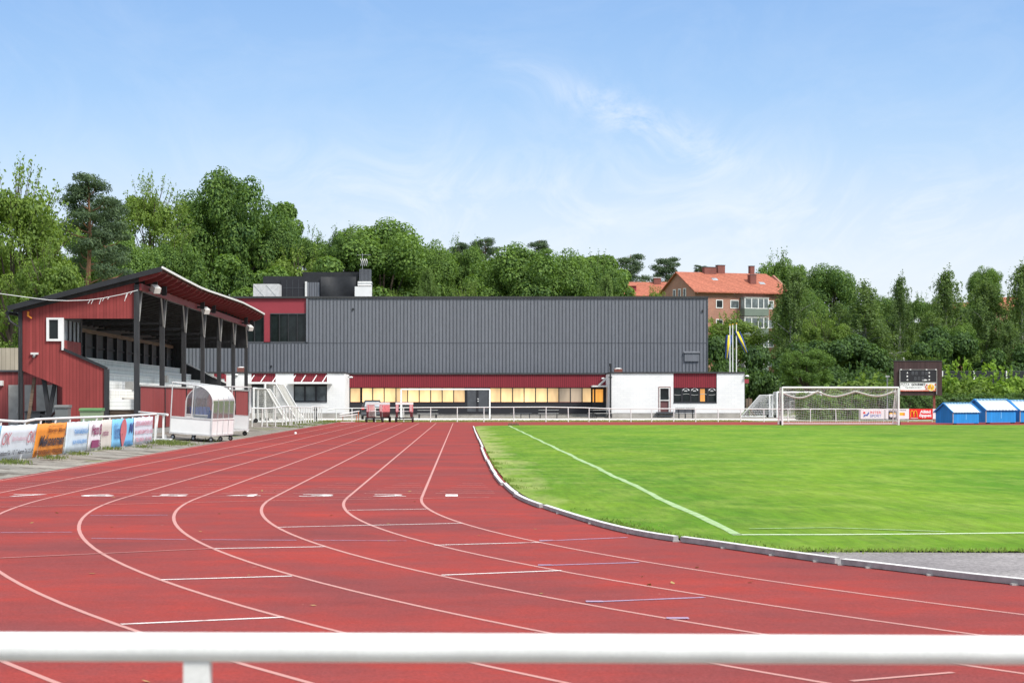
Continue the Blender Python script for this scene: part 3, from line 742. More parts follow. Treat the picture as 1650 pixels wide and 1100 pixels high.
# grass fringe along kerb and pitch edge
rng = np.random.default_rng(3)
def blades(name, C, h, mat, w=.008, kind='stuff'):
    n_ = len(C); a = rng.uniform(0, 6.28, n_); dx = np.stack([np.cos(a), np.sin(a), np.zeros(n_)], 1)
    hh = h * rng.uniform(.4, 1.2, (n_, 1)); lean = rng.normal(0, .35, (n_, 3)); lean[:, 2] = 1
    tip = C + lean * hh; ww = w * rng.uniform(.6, 1.4, (n_, 1)); mid = C + lean * hh * .55
    Vv = np.stack([C - dx * ww * .5, mid - dx * ww, tip, mid + dx * ww], 1).reshape(-1, 3)
    o = fastmesh(name, Vv, np.arange(n_ * 4).reshape(-1, 4), [mat]); o['kind'] = kind; return o
kk = np.array([p for p in kc if p[1] < 60 and p[1] > 17.9]); seglen = np.linalg.norm(np.diff(kk, axis=0), axis=1); pr = seglen / seglen.sum()
pr = pr * (1 / np.maximum(kk[:-1, 1], 15)) ** .3; pr /= pr.sum()
N = 8000; i = rng.choice(len(pr), N, p=pr); t = rng.random((N, 1)); C = kk[i] * (1 - t) + kk[i + 1] * t
C[:, 0] += .10 + rng.exponential(.10, N); C[:, 1] += .04 + rng.exponential(.10, N)
keep = (C[:, 1] > 19.7) & (np.sin(C[:, 1] * 1.9) + np.sin(C[:, 0] * 3.1 + 1) + np.sin(C[:, 1] * .55 + C[:, 0]) + rng.normal(0, .4, N) > .35); C = C[keep]
tag(blades('grass_fringe', np.c_[C, np.full(len(C), .03)], .042, 'grass_blade', .007), 'longer grass growing along the white kerb', 'grass')
N = 2600; C = np.c_[3.2 + rng.random(N) ** 1.4 * 16, 19.55 + rng.normal(0, .09, N), np.full(N, .03)]
tag(blades('grass_edge', C, .045, 'grass_blade', .008), 'ragged grass edge above the grey asphalt apron', 'grass')
C = []
for cx, cy, rr, nn in [(-10.6, 45.5, .5, 500), (-10.5, 53, .35, 300), (-10.4, 68.5, 1.0, 1400), (-10.2, 62, .3, 200), (-10.6, 58.5, .3, 250), (-10.0, 66.5, .8, 700), (-10.2, 112, 1.2, 900), (-10.3, 122, 1.6, 1200), (-10.2, 132, 2.0, 1500), (-9.8, 140, 1.6, 1200), (-10.4, 49.5, .4, 300), (-9.6, 74, .5, 200)]:
    nn = int(nn * .55); q = rng.normal(0, 1, (nn, 2)) * [rr * .45, rr]; xx = np.minimum(cx + q[:, 0], -9.25); yy = cy + q[:, 1]
    C.append(np.c_[xx, yy, np.array([terr(a_, b_) for a_, b_ in zip(xx, yy)])])
tag(blades('weeds', np.concatenate(C), .11, 'weed_leaf', .012), 'tufts of weeds growing in the gravel along the left fence', 'weeds')
N = 16000; C = np.c_[rng.uniform(-12, 22, N), rng.uniform(144.5, 152.3, N), np.zeros(N)]
tag(blades('dry_grass', C, .10, 'grass_dry', .02), 'dry yellowish grass behind the back railing', 'grass')
N = 70; q = np.c_[rng.uniform(-9, 7, N), rng.uniform(10.5, 34, N), np.full(N, .014)]
q = q[(np.hypot(q[:, 0] - XC, q[:, 1] - YC) > RC + .4)]
Vq, Fq_ = leafquads(q, np.tile([0, 0, 1.0], (len(q), 1)), .028, .6, rng, 1.2)
Vq[:, 2] = np.maximum(Vq[:, 2], .009)
tag(fastmesh('fallen_leaves', Vq, Fq_, ['fallen_leaf']), 'small dry leaves scattered over the red track', 'leaves', None, 'stuff')
# distant wood masses
def mass(name, items, label, mat, seed, n, size):
    rng2 = np.random.default_rng(seed); bl = []
    for px0, px1, t0, t1, Y in items:
        for i in range(int((px1 - px0) * Y / F / 1.1)):
            px = rng2.uniform(px0, px1); py = rng2.uniform(t0, t1); q = rng2.uniform(1.0, 2.0); yy = Y + rng2.uniform(-3, 3)
            bl.append((at(px, yy), yy, zt(py, yy), q, q, q * .8))
    V, Fq = blobleaves(bl, n, size, .62, rng2)
    o = fastmesh(name, V, Fq, [mat]); tag(o, label, 'woodland', None, 'stuff')
mass('woodland', [(-60, 225, 380, 600, 205), (200, 330, 400, 500, 246), (310, 470, 340, 440, 264), (310, 470, 340, 440, 268), (310, 470, 340, 440, 272), (300, 560, 425, 500, 232), (540, 1010, 420, 480, 262), (540, 1010, 430, 480, 258)], 'dense woodland filling the hill between the single trees behind the hall', 'leaf_oak', 21, 110000, .23)
mass('undergrowth', [(1140, 1700, 545, 640, 226), (1250, 1700, 560, 640, 222), (1300, 1700, 500, 560, 250)], 'dense dark undergrowth below the birches on the right', 'leaf_dark', 22, 90000, .19)
# ---------------------------------------------------------------- grandstand
XP = -13.1; YP = [78.1, 84.7, 91.3, 97.9, 104.5, 111.0, 117.6]
Y0s, Y1s = 78.1, 117.6
gs = thing('grandstand', 'red boarded wooden grandstand with black posts and a sloping roof beside the track', 'grandstand', (-15, 78.1, 0))
XRf, XRb, ZRf, ZRb = -12.05, -18.15, 6.8, 5.24
def rz_(x): return ZRb + (ZRf - ZRb) * (x - XRb) / (XRf - XRb)
def sag(y): return float(np.interp(y, [77.7, 84, 90.2, 98, 106, 112, 118], [.05, -.04, -.10, 0, .09, .05, -.02]))
# roof sheet
g = MB(); ys_ = np.linspace(77.75, 117.95, 15); vs = []
for y in ys_:
    for x in (XRb, XRf):
        for dz in (0, .09): vs.append((x, y, rz_(x) + dz + sag(y)))
fs = []
for i in range(14):
    a = i * 4; c_ = a + 4
    fs += [(a + 1, a + 3, c_ + 3, c_ + 1), (a, c_, c_ + 2, a + 2), (a, a + 1, c_ + 1, c_), (a + 2, c_ + 2, c_ + 3, a + 3)]
fs += [(0, 2, 3, 1), (56, 57, 59, 58)]
g.faces(vs, fs, 'roof_felt'); rf = g.build('roof', gs)
g = MB(); g.bar((XRb - .05, 77.7, rz_(XRb) + .02), (XRf, 77.7, rz_(XRf) + .03), .08, .2, 'black_paint'); g.build('bargeboard', rf)
g = MB()
for a, c_ in zip(ys_[:-1], ys_[1:]): g.bar((XRf + .03, a, ZRf + sag(a) + .05), (XRf + .03, c_, ZRf + sag(c_) + .05), .05, .085, 'white_rail')
g.build('front_flashing', rf)
g = MB(); g.tube([(XRb - .1, 77.9, 5.1), (XRb - .1, 117.9, 5.1)], .07, 'black_paint', 8); g.build('gutter', gs)
g = MB(); g.tube([(XRb - .1, 77.85, 5.05), (-18.15, 77.85, 4.75), (-17.75, 77.85, 4.5), (-17.75, 77.85, .1)], .05, 'black_paint', 8); g.build('downpipe', gs)
# soffit: black inside, red under the eaves, darkened to paint shade between rafters
for nm, xa, xb, mt in (('soffit', XRb + .05, -13.0, 'black_wood'), ('soffit', -13.0, -12.1, 'red_shaded')):
    g = MB(); vs = []
    for y in ys_:
        for x in (xa, xb): vs += [(x, y, rz_(x) - .045 + sag(y)), (x, y, rz_(x) - .008 + sag(y))]
    fs = []
    for i in range(14):
        a = i * 4; c_ = a + 4; fs += [(a, c_, c_ + 2, a + 2), (a + 1, a + 3, c_ + 3, c_ + 1)]
    g.faces(vs, fs, mt); g.build(nm, rf)
# rafters
for i in range(28):
    y = 78.05 + i * (39.6 / 27)
    def rp(x, dz): return (x, y - .05, rz_(x) + dz + sag(y))
    g = MB(); g.prism([rp(XRb + .1, -.05), rp(XRb + .1, -.24), rp(-13.0, -.26), rp(-13.0, -.05)], (0, .1, 0), 'black_wood')
    g.prism([rp(-12.995, -.05), rp(-12.995, -.27), rp(-12.32, -.24), rp(-12.16, -.17), rp(-12.08, -.07), rp(-12.08, -.05)], (0, .1, 0), 'red_paint')
    g.build('rafter', gs)
# front beam
g = MB(); g.box(XP + .12, XP + .2, 78.0, 117.75, 6.0, 6.27, 'red_paint'); g.build('front_beam', gs)
g = MB(); g.box(XP - .09, XP + .11, 78.0, 117.75, 6.02, 6.24, 'black_wood'); g.build('front_beam', gs)
for y in (79.9, 82.4, 94.5, 98.8, 113.5, 116.5):
    g = MB(); g.box(-12.75, -12.55, y - .05, y + .05, 6.02, rz_(-12.7) - .2 + sag(y), 'black_paint'); g.bar((XP + .2, y, 6.12), (-12.55, y, 6.12), .08, .1, 'black_paint'); g.build('lamp_bracket', gs)
for y, z in ((79.4, 6.2), (94.8, 6.05), (114.5, 5.95)):
    g = MB(); g.bar((-12.62, y - .06, z), (-12.42, y - .3, z - .17), .3, .24, 'white_old'); g.tube([(-12.7, y, z + .1), (-12.6, y - .05, z)], .03, 'grey_metal', 6); g.build('floodlight', gs)
# posts
for i, y in enumerate(YP):
    g = MB(); g.box(XP - .1, XP + .1, y - .1, y + .1, terr(XP, y) - .1, 6.02, 'black_wood'); p = g.build('post', gs)
    for s in (-1, 1):
        if (i == 0 and s < 0) or (i == 6 and s > 0): continue
        g = MB(); g.bar((XP + .08, y + s * .05, 4.75), (XP + .08, y + s * .75, 6.0), .06, .05, 'grey_old'); g.build('brace', p)
    if i: g = MB(); g.bar((XP, y, 4.95), (-17.2, y, 4.9), .08, .1, 'black_wood'); g.build('tie_beam', p)
# rear posts + back wall
g = MB(); g.box(-17.75, -17.6, 81.0, 117.6, 2.9, 4.95, 'grey_boards'); bw = g.build('back_wall', gs)
g = MB(); g.box(-17.75, -17.62, 81.0, 117.6, 4.95, 5.25, 'black_wood'); g.build('upper_wall', bw)
g = MB(); g.box(-17.6, -17.48, 81.0, 117.4, 4.72, 4.9, 'wood_brown'); g.build('rail_beam', bw)
g = MB(); g.box(-17.6, -17.52, 81.0, 117.4, 4.05, 4.12, 'black_wood'); g.build('rail_beam', bw)
for i in range(14):
    y = 81.6 + i * 2.75
    g = MB(); g.box(-17.6, -17.42, y - .16, y + .16, 3.2, 4.72, 'black_paint'); g.build('stud', bw)
# near gable wall (real openings)
t = .12
def zr(x): return rz_(x) - .02
g = MB()
def gp(pts, mat='red_boards', y=78.1): g.prism([(x, y, z) for x, z in pts], (0, t, 0), mat)
# band under roof
gp([(-16.15, 4.87), (-13.2, 4.87), (-13.2, zr(-13.2)), (-16.15, zr(-16.15))])
# left of window and around
gp([(-17.7, 2.77), (-16.68, 2.35), (-16.68, zr(-16.68)), (-17.7, zr(-17.7))])
gp([(-16.68, 4.87), (-16.15, 4.87), (-16.15, zr(-16.15)), (-16.68, zr(-16.68))])
gp([(-16.68, 2.35), (-16.15, 2.13), (-16.15, 4.0), (-16.68, 4.0)])
# lower parapet
gp([(-16.15, 2.13), (-16.1, 2.11), (-16.1, .02), (-14.4, .02), (-14.4, 2.85), (-16.15, 3.62)])
# triangular trim between cabin and roof front
gw = g.build('gable_wall', gs)
g = MB(); g.bar((-16.15, 78.13, 3.68), (-14.3, 78.13, 2.86), .2, .1, 'black_paint', (0, 0, 1)); g.build('coping', gw)
g = MB(); g.box(-14.4, -14.22, 78.03, 78.23, 0, 2.84, 'black_wood'); g.build('corner_post', gs)
g = MB(); g.box(-17.86, -17.7, 78.05, 78.25, .0, zr(-17.8), 'black_wood'); g.build('corner_post', gs)
# window with frame
g = MB(); g.box(-16.72, -16.62, 78.02, 78.14, 3.96, 4.9, 'white_paint'); g.box(-16.25, -16.03, 78.02, 78.14, 3.96, 4.9, 'white_paint'); g.box(-16.62, -16.25, 78.02, 78.14, 4.82, 4.9, 'white_paint'); g.box(-16.62, -16.25, 78.02, 78.14, 3.96, 4.05, 'white_paint'); g.box(-16.11, -16.03, 78.02, 78.14, 3.6, 3.958, 'white_paint')
w = g.build('window', gs)
g = MB(); g.box(-16.62, -16.25, 78.1, 78.13, 4.05, 4.82, 'glass_dark'); g.build('pane', w)
# press cabin side wall facing the track
cab = MB(); cab.box(-16.15, -16.03, 78.24, 81.6, 3.1, 4.0, 'red_boards'); cab.box(-16.15, -16.03, 78.24, 81.6, 4.82, 5.5, 'black_wood'); cb_ = cab.build('cabin_wall', gs)
g = MB(); g.box(-16.12, -16.06, 78.3, 81.5, 4.0, 4.82, 'glass_pale'); g.build('pane', cb_)
g = MB()
for y in (79.05, 79.9, 80.7, 81.5): g = MB(); g.box(-16.15, -16.01, y - .07, y + .07, 4.0, 4.82, 'black_paint'); g.build('mullion', cb_)
g = MB(); g.box(-17.6, -16.0, 81.6, 81.7, 3.2, 5.4, 'grey_boards'); g.build('cabin_end_wall', gs)
# small fittings on gable
g = MB(); g.box(-17.35, -17.05, 78.0, 78.1, 3.42, 3.5, 'white_old'); g.tube([(-17.2, 78.02, 3.4), (-17.2, 77.9, 3.33)], .05, 'grey_metal'); g.build('wall_lamp', gs)
g = MB(); g.box(-17.5, -17.42, 78.04, 78.1, 4.95, 5.15, 'banner_orange'); g.bar((-17.47, 78.02, 4.98), (-17.3, 78.02, 4.88), .04, .05, 'banner_orange'); g.build('hook', gs)
# bleachers
nb = 6
for i in range(nb):
    x0 = -13.75 - i * .66; z = 1.62 + i * .37
    g = MB(); g.box(x0 - .5, x0, 78.35, 117.3, z, z + .06, 'bleacher_seat'); g.box(x0 - .06, x0, 78.35, 117.3, z - .42, z, 'bleacher_white'); g.box(x0 - .66, x0 - .5, 78.35, 117.3, z - .02, z + .02, 'grey_old')
    g.build('bench_row', gs)
    if i < 3: g = MB(); g.box(x0 - .6, x0 - .1, 78.4, 117.2, .15, z - .44, 'black_wood'); g.build('bench_support', gs)
g = MB()
for k, (z0, z1) in enumerate([(.25, .5), (.52, .77), (.79, 1.04), (1.06, 1.2)]): g.box(-14.2, -13.2, 78.25 - .03 * (k % 2), 78.34, z0, z1, 'wood_brown')
g.box(-14.2, -13.22, 78.15, 78.3, 1.2, 1.62, 'bleacher_white')
g.box(-14.1, -13.2, 78.3, 80, 1.05, 1.1, 'wood_brown'); g.build('timber_steps', gs)
for x, y, z in ((-14.6, 84.6, 2.05), (-15.2, 98.3, 2.5)):
    g = MB(); g.box(x - .1, x + .25, y, y + .5, z, z + .35, 'grey_old'); g.build('junction_box', gs)
# front parapet
g = MB(); g.box(-13.06, -12.98, 78.2, 117.6, .42, 2.15, 'red_boards'); pr_ = g.build('front_parapet', gs)
g = MB(); g.box(-13.12, -12.93, 78.2, 117.7, 2.15, 2.21, 'grey_old'); g.build('coping', pr_)
g = MB(); g.box(-13.05, -12.95, 78.2, 117.7, .20, .40, 'grey_old'); g.build('skirting', pr_)
for y in YP: g = MB(); g.box(-12.98, -12.94, y - .1, y - .02, .42, 2.15, 'black_paint'); g.build('cover_strip', pr_)
for y in np.arange(79, 118, 3.2): g = MB(); g.box(-13.5, -13.2, y, y + .3, -.1, .38, 'concrete'); g.build('foundation_block', gs)
# far gable
g = MB(); g.prism([(-17.7, 117.5, 4.75), (-13.2, 117.5, 4.75), (-13.2, 117.5, zr(-13.2)), (-17.7, 117.5, zr(-17.7))], (0, .12, 0), 'black_wood')
g.prism([(-17.7, 117.5, .2), (-14.3, 117.5, .2), (-14.3, 117.5, 2.6), (-16.75, 117.5, 3.8), (-16.75, 117.5, 4.75), (-17.7, 117.5, 4.75)], (0, .12, 0), 'black_wood'); fg = g.build('gable_wall', gs)
g = MB(); g.bar((-16.75, 117.5, 3.86), (-14.3, 117.5, 2.66), .2, .06, 'white_old'); g.build('coping', fg)
# V struts below the gable
for x in (-16.72,):
    g = MB(); g.bar((x - .22, 78.5, 2.6), (x, 78.5, .98), .16, .17, 'black_wood', (0, 1, 0)); g.bar((x + .26, 78.5, 2.35), (x, 78.5, .98), .16, .10, 'black_wood', (0, 1, 0)); g.box(x - .1, x + .1, 78.4, 78.6, 0, 1.0, 'black_wood'); g.build('v_strut', gs)
g = MB(); g.bar((-17.62, 78.5, .3), (-17.3, 78.5, 2.5), .12, .1, 'wood_brown', (0, 1, 0)); g.build('v_strut', gs)
# string lights
g = MB(); pts = [P(px, py, 77.6) for px, py in ((-60, 466), (0, 473), (36, 478), (80, 483.5), (110, 484.5), (140, 483.5), (165, 480.5), (195, 474.5), (222, 467.5))]
g.tube(pts, .013, 'white_rail', 5)
for px, py, L in ((145, 484, .12), (150, 483, .16), (163, 481, .22), (168, 480, .12), (176, 479, .08), (204, 473, .3), (206, 472, .2), (213, 470, .1)):
    a = P(px, py, 77.6); g.tube([a, (a[0] - .08, a[1], a[2] - L)], .012, 'white_rail', 4)
tag(g.build('string_light_cable'), 'white sagging cable with icicle lights strung to the first grandstand post', 'cable')

# ---------------------------------------------------------------- service building at far left
sb = thing('service_building', 'low building with grey doors, red below and beige above, seen under the grandstand', 'building', (-21, 86, 0))
g = MB(); Yb = 88.0
def X(px): return at(px, Yb)
def Z(py): return zt(py, Yb)
g.box(X(-60), X(100), Yb, Yb + 8, 0, Z(599), 'red_boards_dull'); wl = g.build('wall', sb)
g = MB(); g.box(X(-62), X(52), Yb - .1, Yb + 8.1, Z(599) + .004, Z(596), 'dark_grey'); g.build('ledge', wl)
g = MB(); g.box(X(-62), X(40), Yb + .4, Yb + 8, Z(596), Z(560), 'beige_boards'); g.build('upper_wall', wl)
for a, c_ in ((14, 33), (59, 92), (40, 52)):
    g = MB(); g.box(X(a), X(c_), Yb - .06, Yb + .01, .05, Z(620), 'grey_old'); d_ = g.build('door', sb)
    g = MB(); g.tube([(X(c_) - .12, Yb - .1, 1.0), (X(c_) - .12, Yb - .1, 1.15)], .02, 'alu', 6); g.build('handle', d_)
g = MB(); g.box(X(0), X(6), Yb - .25, Yb, Z(621), Z(613), 'white_old'); g.build('wall_lamp', sb)
# bins, bench box
def bin_(px, py0, w, Y, body, lid, label, gname, small=False):
    x = at(px, Y); z1 = zt(py0, Y); b0 = terr(x, Y)
    r_ = thing('wheelie_bin', label, 'bin', (x, Y, b0)); h = z1 - b0
    g = MB(); k = .82
    vs = [(x + sx * w / 2 * q, Y + sy * .3 * q, b0 + z) for z, q in ((.08, k), (h - .12, 1)) for sx, sy in ((-1, -1), (1, -1), (1, 1), (-1, 1))]
    g.faces(vs, [(3, 2, 1, 0), (4, 5, 6, 7), (0, 1, 5, 4), (1, 2, 6, 5), (2, 3, 7, 6), (3, 0, 4, 7)], body); g.build('body', r_)
    g = MB(); g.prism([(x - w / 2 - .03, Y - .34, b0 + h - .115), (x - w / 2 - .03, Y + .34, b0 + h - .115), (x - w / 2 - .03, Y + .34, b0 + h), (x - w / 2 - .03, Y - .2, b0 + h - .01), (x - w / 2 - .03, Y - .34, b0 + h - .06)], (w + .06, 0, 0), lid); ld = g.build('lid', r_)
    for s in (-1, 1):
        g = MB(); g.disc((x + s * (w / 2 - .06), Y + .25, b0 + .1), .1, (1, 0, 0), .05, 'rubber'); g.build('wheel', r_)
bin_(148, 657, .82, 74.5, 'bin_green', 'bin_lid_green', 'green wheelie bin with darker lid beside the grandstand gable', '')
bin_(101.5, 652, .52, 76.5, 'bin_grey', 'bin_grey', 'grey wheelie bin left of the green bin', '')
g = MB(); g.box(at(42, 80), at(66, 80), 79.8, 80.8, 0, zt(664, 80), 'tarp_grey'); g.box(at(41, 80), at(67, 80), 79.7, 80.9, zt(664, 80) + .002, zt(662, 80), 'dark_grey')
tag(g.build('storage_box'), 'low grey storage box between drainpipe and black V strut', 'box')
g = MB(); y = 77.2; g.poly([P(63, 667, y), P(73, 671, y), P(87, 663, y), P(80, 672, y), P(71, 674, y)], 'black_paint')
g = MB(); g.prism([P(63, 667, y), P(73, 669, y), P(87, 663, y), P(80, 672, y), P(71, 674, y)], (0, .5, 0), 'black_paint'); g.box(at(73, y), at(79, y), y + .1, y + .4, 0, zt(672, y), 'black_paint')
tag(g.build('barrow'), 'black tipped barrow tray lying under the V strut', 'wheelbarrow')

# ---------------------------------------------------------------- left fence with banners
fx = -10.78
lf = thing('banner_fence', 'white pipe railing along the track carrying the row of advertising banners', 'fence', (fx, 56, 0))
top = [(42, 1.12), (44.5, 1.12), (46.8, 1.06), (47.8, 1.05), (49, 1.09), (54, 1.09), (60, 1.08), (66, 1.09), (68.3, 1.1)]
g = MB(); g.tube([(fx, y, z) for y, z in top], .032, 'white_rail', 8); g.build('rail', lf)
for i, y in enumerate([43.6, 45.3, 47.8, 49.6, 51.4, 53.3, 55.2, 57.2, 59.3, 61.4, 63.4, 65.4, 66.8, 68.2]):
    g = MB(); lean = .14 if y < 58 else .05; g.tube([(fx - lean, y, -.05), (fx, y + .05, 1.05)], .028, 'white_old', 6); g.box(fx - lean - .14, fx - lean + .14, y - .14, y + .14, terr(fx, y) - .05, terr(fx, y) + .03, 'concrete'); g.build('post', lf)
def yb(px): return 10.72 * F / (VX - px)
def banner(y0, y1, lean, mat, label, texts, z0=.12, z1=.98, extra=None, group='advertising banners on the left fence'):
    b_ = thing('advertising_banner', label, 'banner', (fx + .05, y0, 0), 0, group)
    g = MB(); k = 16; vs = []
    for i in range(k + 1):
        y = y0 + (y1 - y0) * i / k
        for j in range(5):
            q = j / 4; vs.append((fx + .05 - lean * (1 - q) + .012 * math.sin(i * 1.3 + j) * (1 - q), y, z0 + (z1 - z0) * q - .015 * math.sin(i * math.pi / 4) ** 2 * (q == 1) + .012 * math.sin(i * .9) * (q == 0)))
    g.faces(vs, [(i * 5 + j, (i + 1) * 5 + j, (i + 1) * 5 + j + 1, i * 5 + j + 1) for i in range(k) for j in range(4)], mat, True); sheet_ = g.build('sheet', b_)
    md = sheet_.modifiers.new('s', 'SOLIDIFY'); md.thickness = .006
    vdir = Vector((lean, 0, z1 - z0)); H = vdir.length; vdir.normalize()
    def pt(u, q): return (fx + .05 - lean * (1 - q) + .03, y0 + (y1 - y0) * u, z0 + (z1 - z0) * q)
    for s, u0, u1, q0, q1, ink, bold, sh in texts:
        lettering(s, pt(u0, q0), (0, 1, 0), vdir, (y1 - y0) * (u1 - u0), H * (q1 - q0), ink, b_, bold=bold, shear=sh)
    return b_, pt, vdir
banner(42.2, yb(4), .16, 'banner_blue', 'plain light blue banner cut off by the left frame edge', [])
banner(yb(4.5), yb(61.5), .16, 'banner_white', 'pale banner with OK at both ends in faded red', [('OK', .04, .27, .46, .8, 'ink_red', 0, .3), ('Städ & tvättservice', .31, .71, .55, .68, 'ink_pink', .0, .1), ('OK', .74, .97, .46, .8, 'ink_red', 0, .3), ('Karlshamn Tel. 110 17  Asarum Tel. 212 16', -.0, .97, .16, .3, 'ink_black', .02, .25)])
banner(yb(62), yb(109), .15, 'banner_orange', 'orange banner reading Mekonomen', [('BILTEMA BODEN', .35, .85, .88, .93, 'ink_brown', 0, 0), ('Bilservice  Billarm', .36, .92, .72, .84, 'ink_brown', .02, .2), ('Mekonomen', .12, .95, .3, .64, 'ink_black', .03, .25), ('RESERVDELAR  VERKSTAD', .03, .97, .06, .2, 'ink_brown', .02, .1)])
banner(yb(109.5), yb(145), .10, 'banner_pale', 'pale blue banner with two faded lines of blue capitals', [('TRÄNING MÄLERSKOLAN', .32, .95, .6, .78, 'ink_blue', .03, 0), ('ELON HUSHÅLLSSERVICE', .3, .93, .28, .44, 'ink_blue', .03, 0)])
bb, pt, vd = banner(yb(145.5), yb(165), .08, 'banner_pure', 'white banner reading Hans B in purple above a purple block', [('Hans B', .2, .98, .52, .88, 'ink_purple', .03, .0)])
g = MB(); a = pt(.22, .08); c_ = pt(.78, .08); d_ = pt(.78, .34); e_ = pt(.22, .34); g.prism([a, c_, d_, e_], (.008, 0, 0), 'ink_purple'); g.build('colour_block', bb)
lettering('S', pt(.82, .1), (0, 1, 0), vd, .2, .2, 'ink_purple', bb, bold=.03)
banner(yb(165.2), yb(181.5), .05, 'banner_beige', 'weathered beige banner reading erström', [('erström', .03, .6, .5, .68, 'ink_purple', .01, 0)], .02, 1.0)
bb, pt, vd = banner(yb(182), yb(216.5), .05, 'banner_blue', 'bright blue banner with a red pointed oval in the middle', [('Nollvisionen', .08, .38, .3, .85, 'ink_navy', .0, .0), ('N', .76, .96, .48, .84, 'ink_navy', .05, .3), ('LINDELL', .62, .95, .08, .2, 'ink_blue', .02, 0)], .1, 1.0)
g = MB(); pts = []
for i in range(24):
    a = 2 * math.pi * i / 24; q = .5 + .5 * math.sin(a); u = .5 + .14 * math.cos(a) * (1 if q > .5 else (.4 + q * 1.2)); pts.append(pt(u - .04 * (1 - q), q))
g.prism(pts, (.006, 0, 0), 'banner_red'); ov = g.build('colour_block', bb)
lettering('Hotell', (pt(.42, .35)[0] + .012, pt(.42, .35)[1], pt(.42, .35)[2]), (0, .7, .7), (0, -.7, .7), .35, .16, 'ink_brown', bb)
banner(yb(217), yb(247), .03, 'banner_lilac', 'pale lilac banner with three lines of faded red capitals', [('LEDIG ANNONSPLATS', .04, .96, .68, .86, 'ink_pink', .03, 0), ('BLI MEDLEM STÖD OSS', .04, .96, .38, .55, 'ink_pink', .03, 0), ('TEL 0454 - 311 40', .06, .9, .1, .25, 'ink_pink', .02, 0)], .12, 1.02)
# portable barrier at fence end
pbm = thing('portable_barrier', 'white pipe barrier on flat feet standing at the end of the banner fence', 'barrier', (-11.2, 72, 0))
Yq = 71.5; zz = terr(-11.4, Yq)
g = MB(); g.tube([P(224, 663.5, 74), P(252, 666.2, 72.3), P(270, 667.8, 71)], [.035, .04, .045], 'white_rail', 8); g.build('rail', pbm)
for a, c_ in (((254.5, 667.5), (249.5, 711)), ((263.5, 668), (263, 711.5))):
    g = MB(); g.bar(P(*a, Yq), P(*c_, Yq), .07, .05, 'white_old', (0, 1, 0)); g.build('leg', pbm)
g = MB(); g.prism([(at(246, Yq), Yq - .5, zz + .0), (at(279, Yq), Yq - .9, zz + .0), (at(281, Yq), Yq - .5, zz), (at(252, Yq), Yq - .1, zz)], (0, 0, .05), 'white_rail'); g.build('foot_plate', pbm)
g = MB(); g.bar(P(266, 700, 73.5), P(266, 710, 73.5), .12, .12, 'white_old', (0, 1, 0)); tag(g.build('marker_block'), 'short white block behind the portable barrier', 'block')

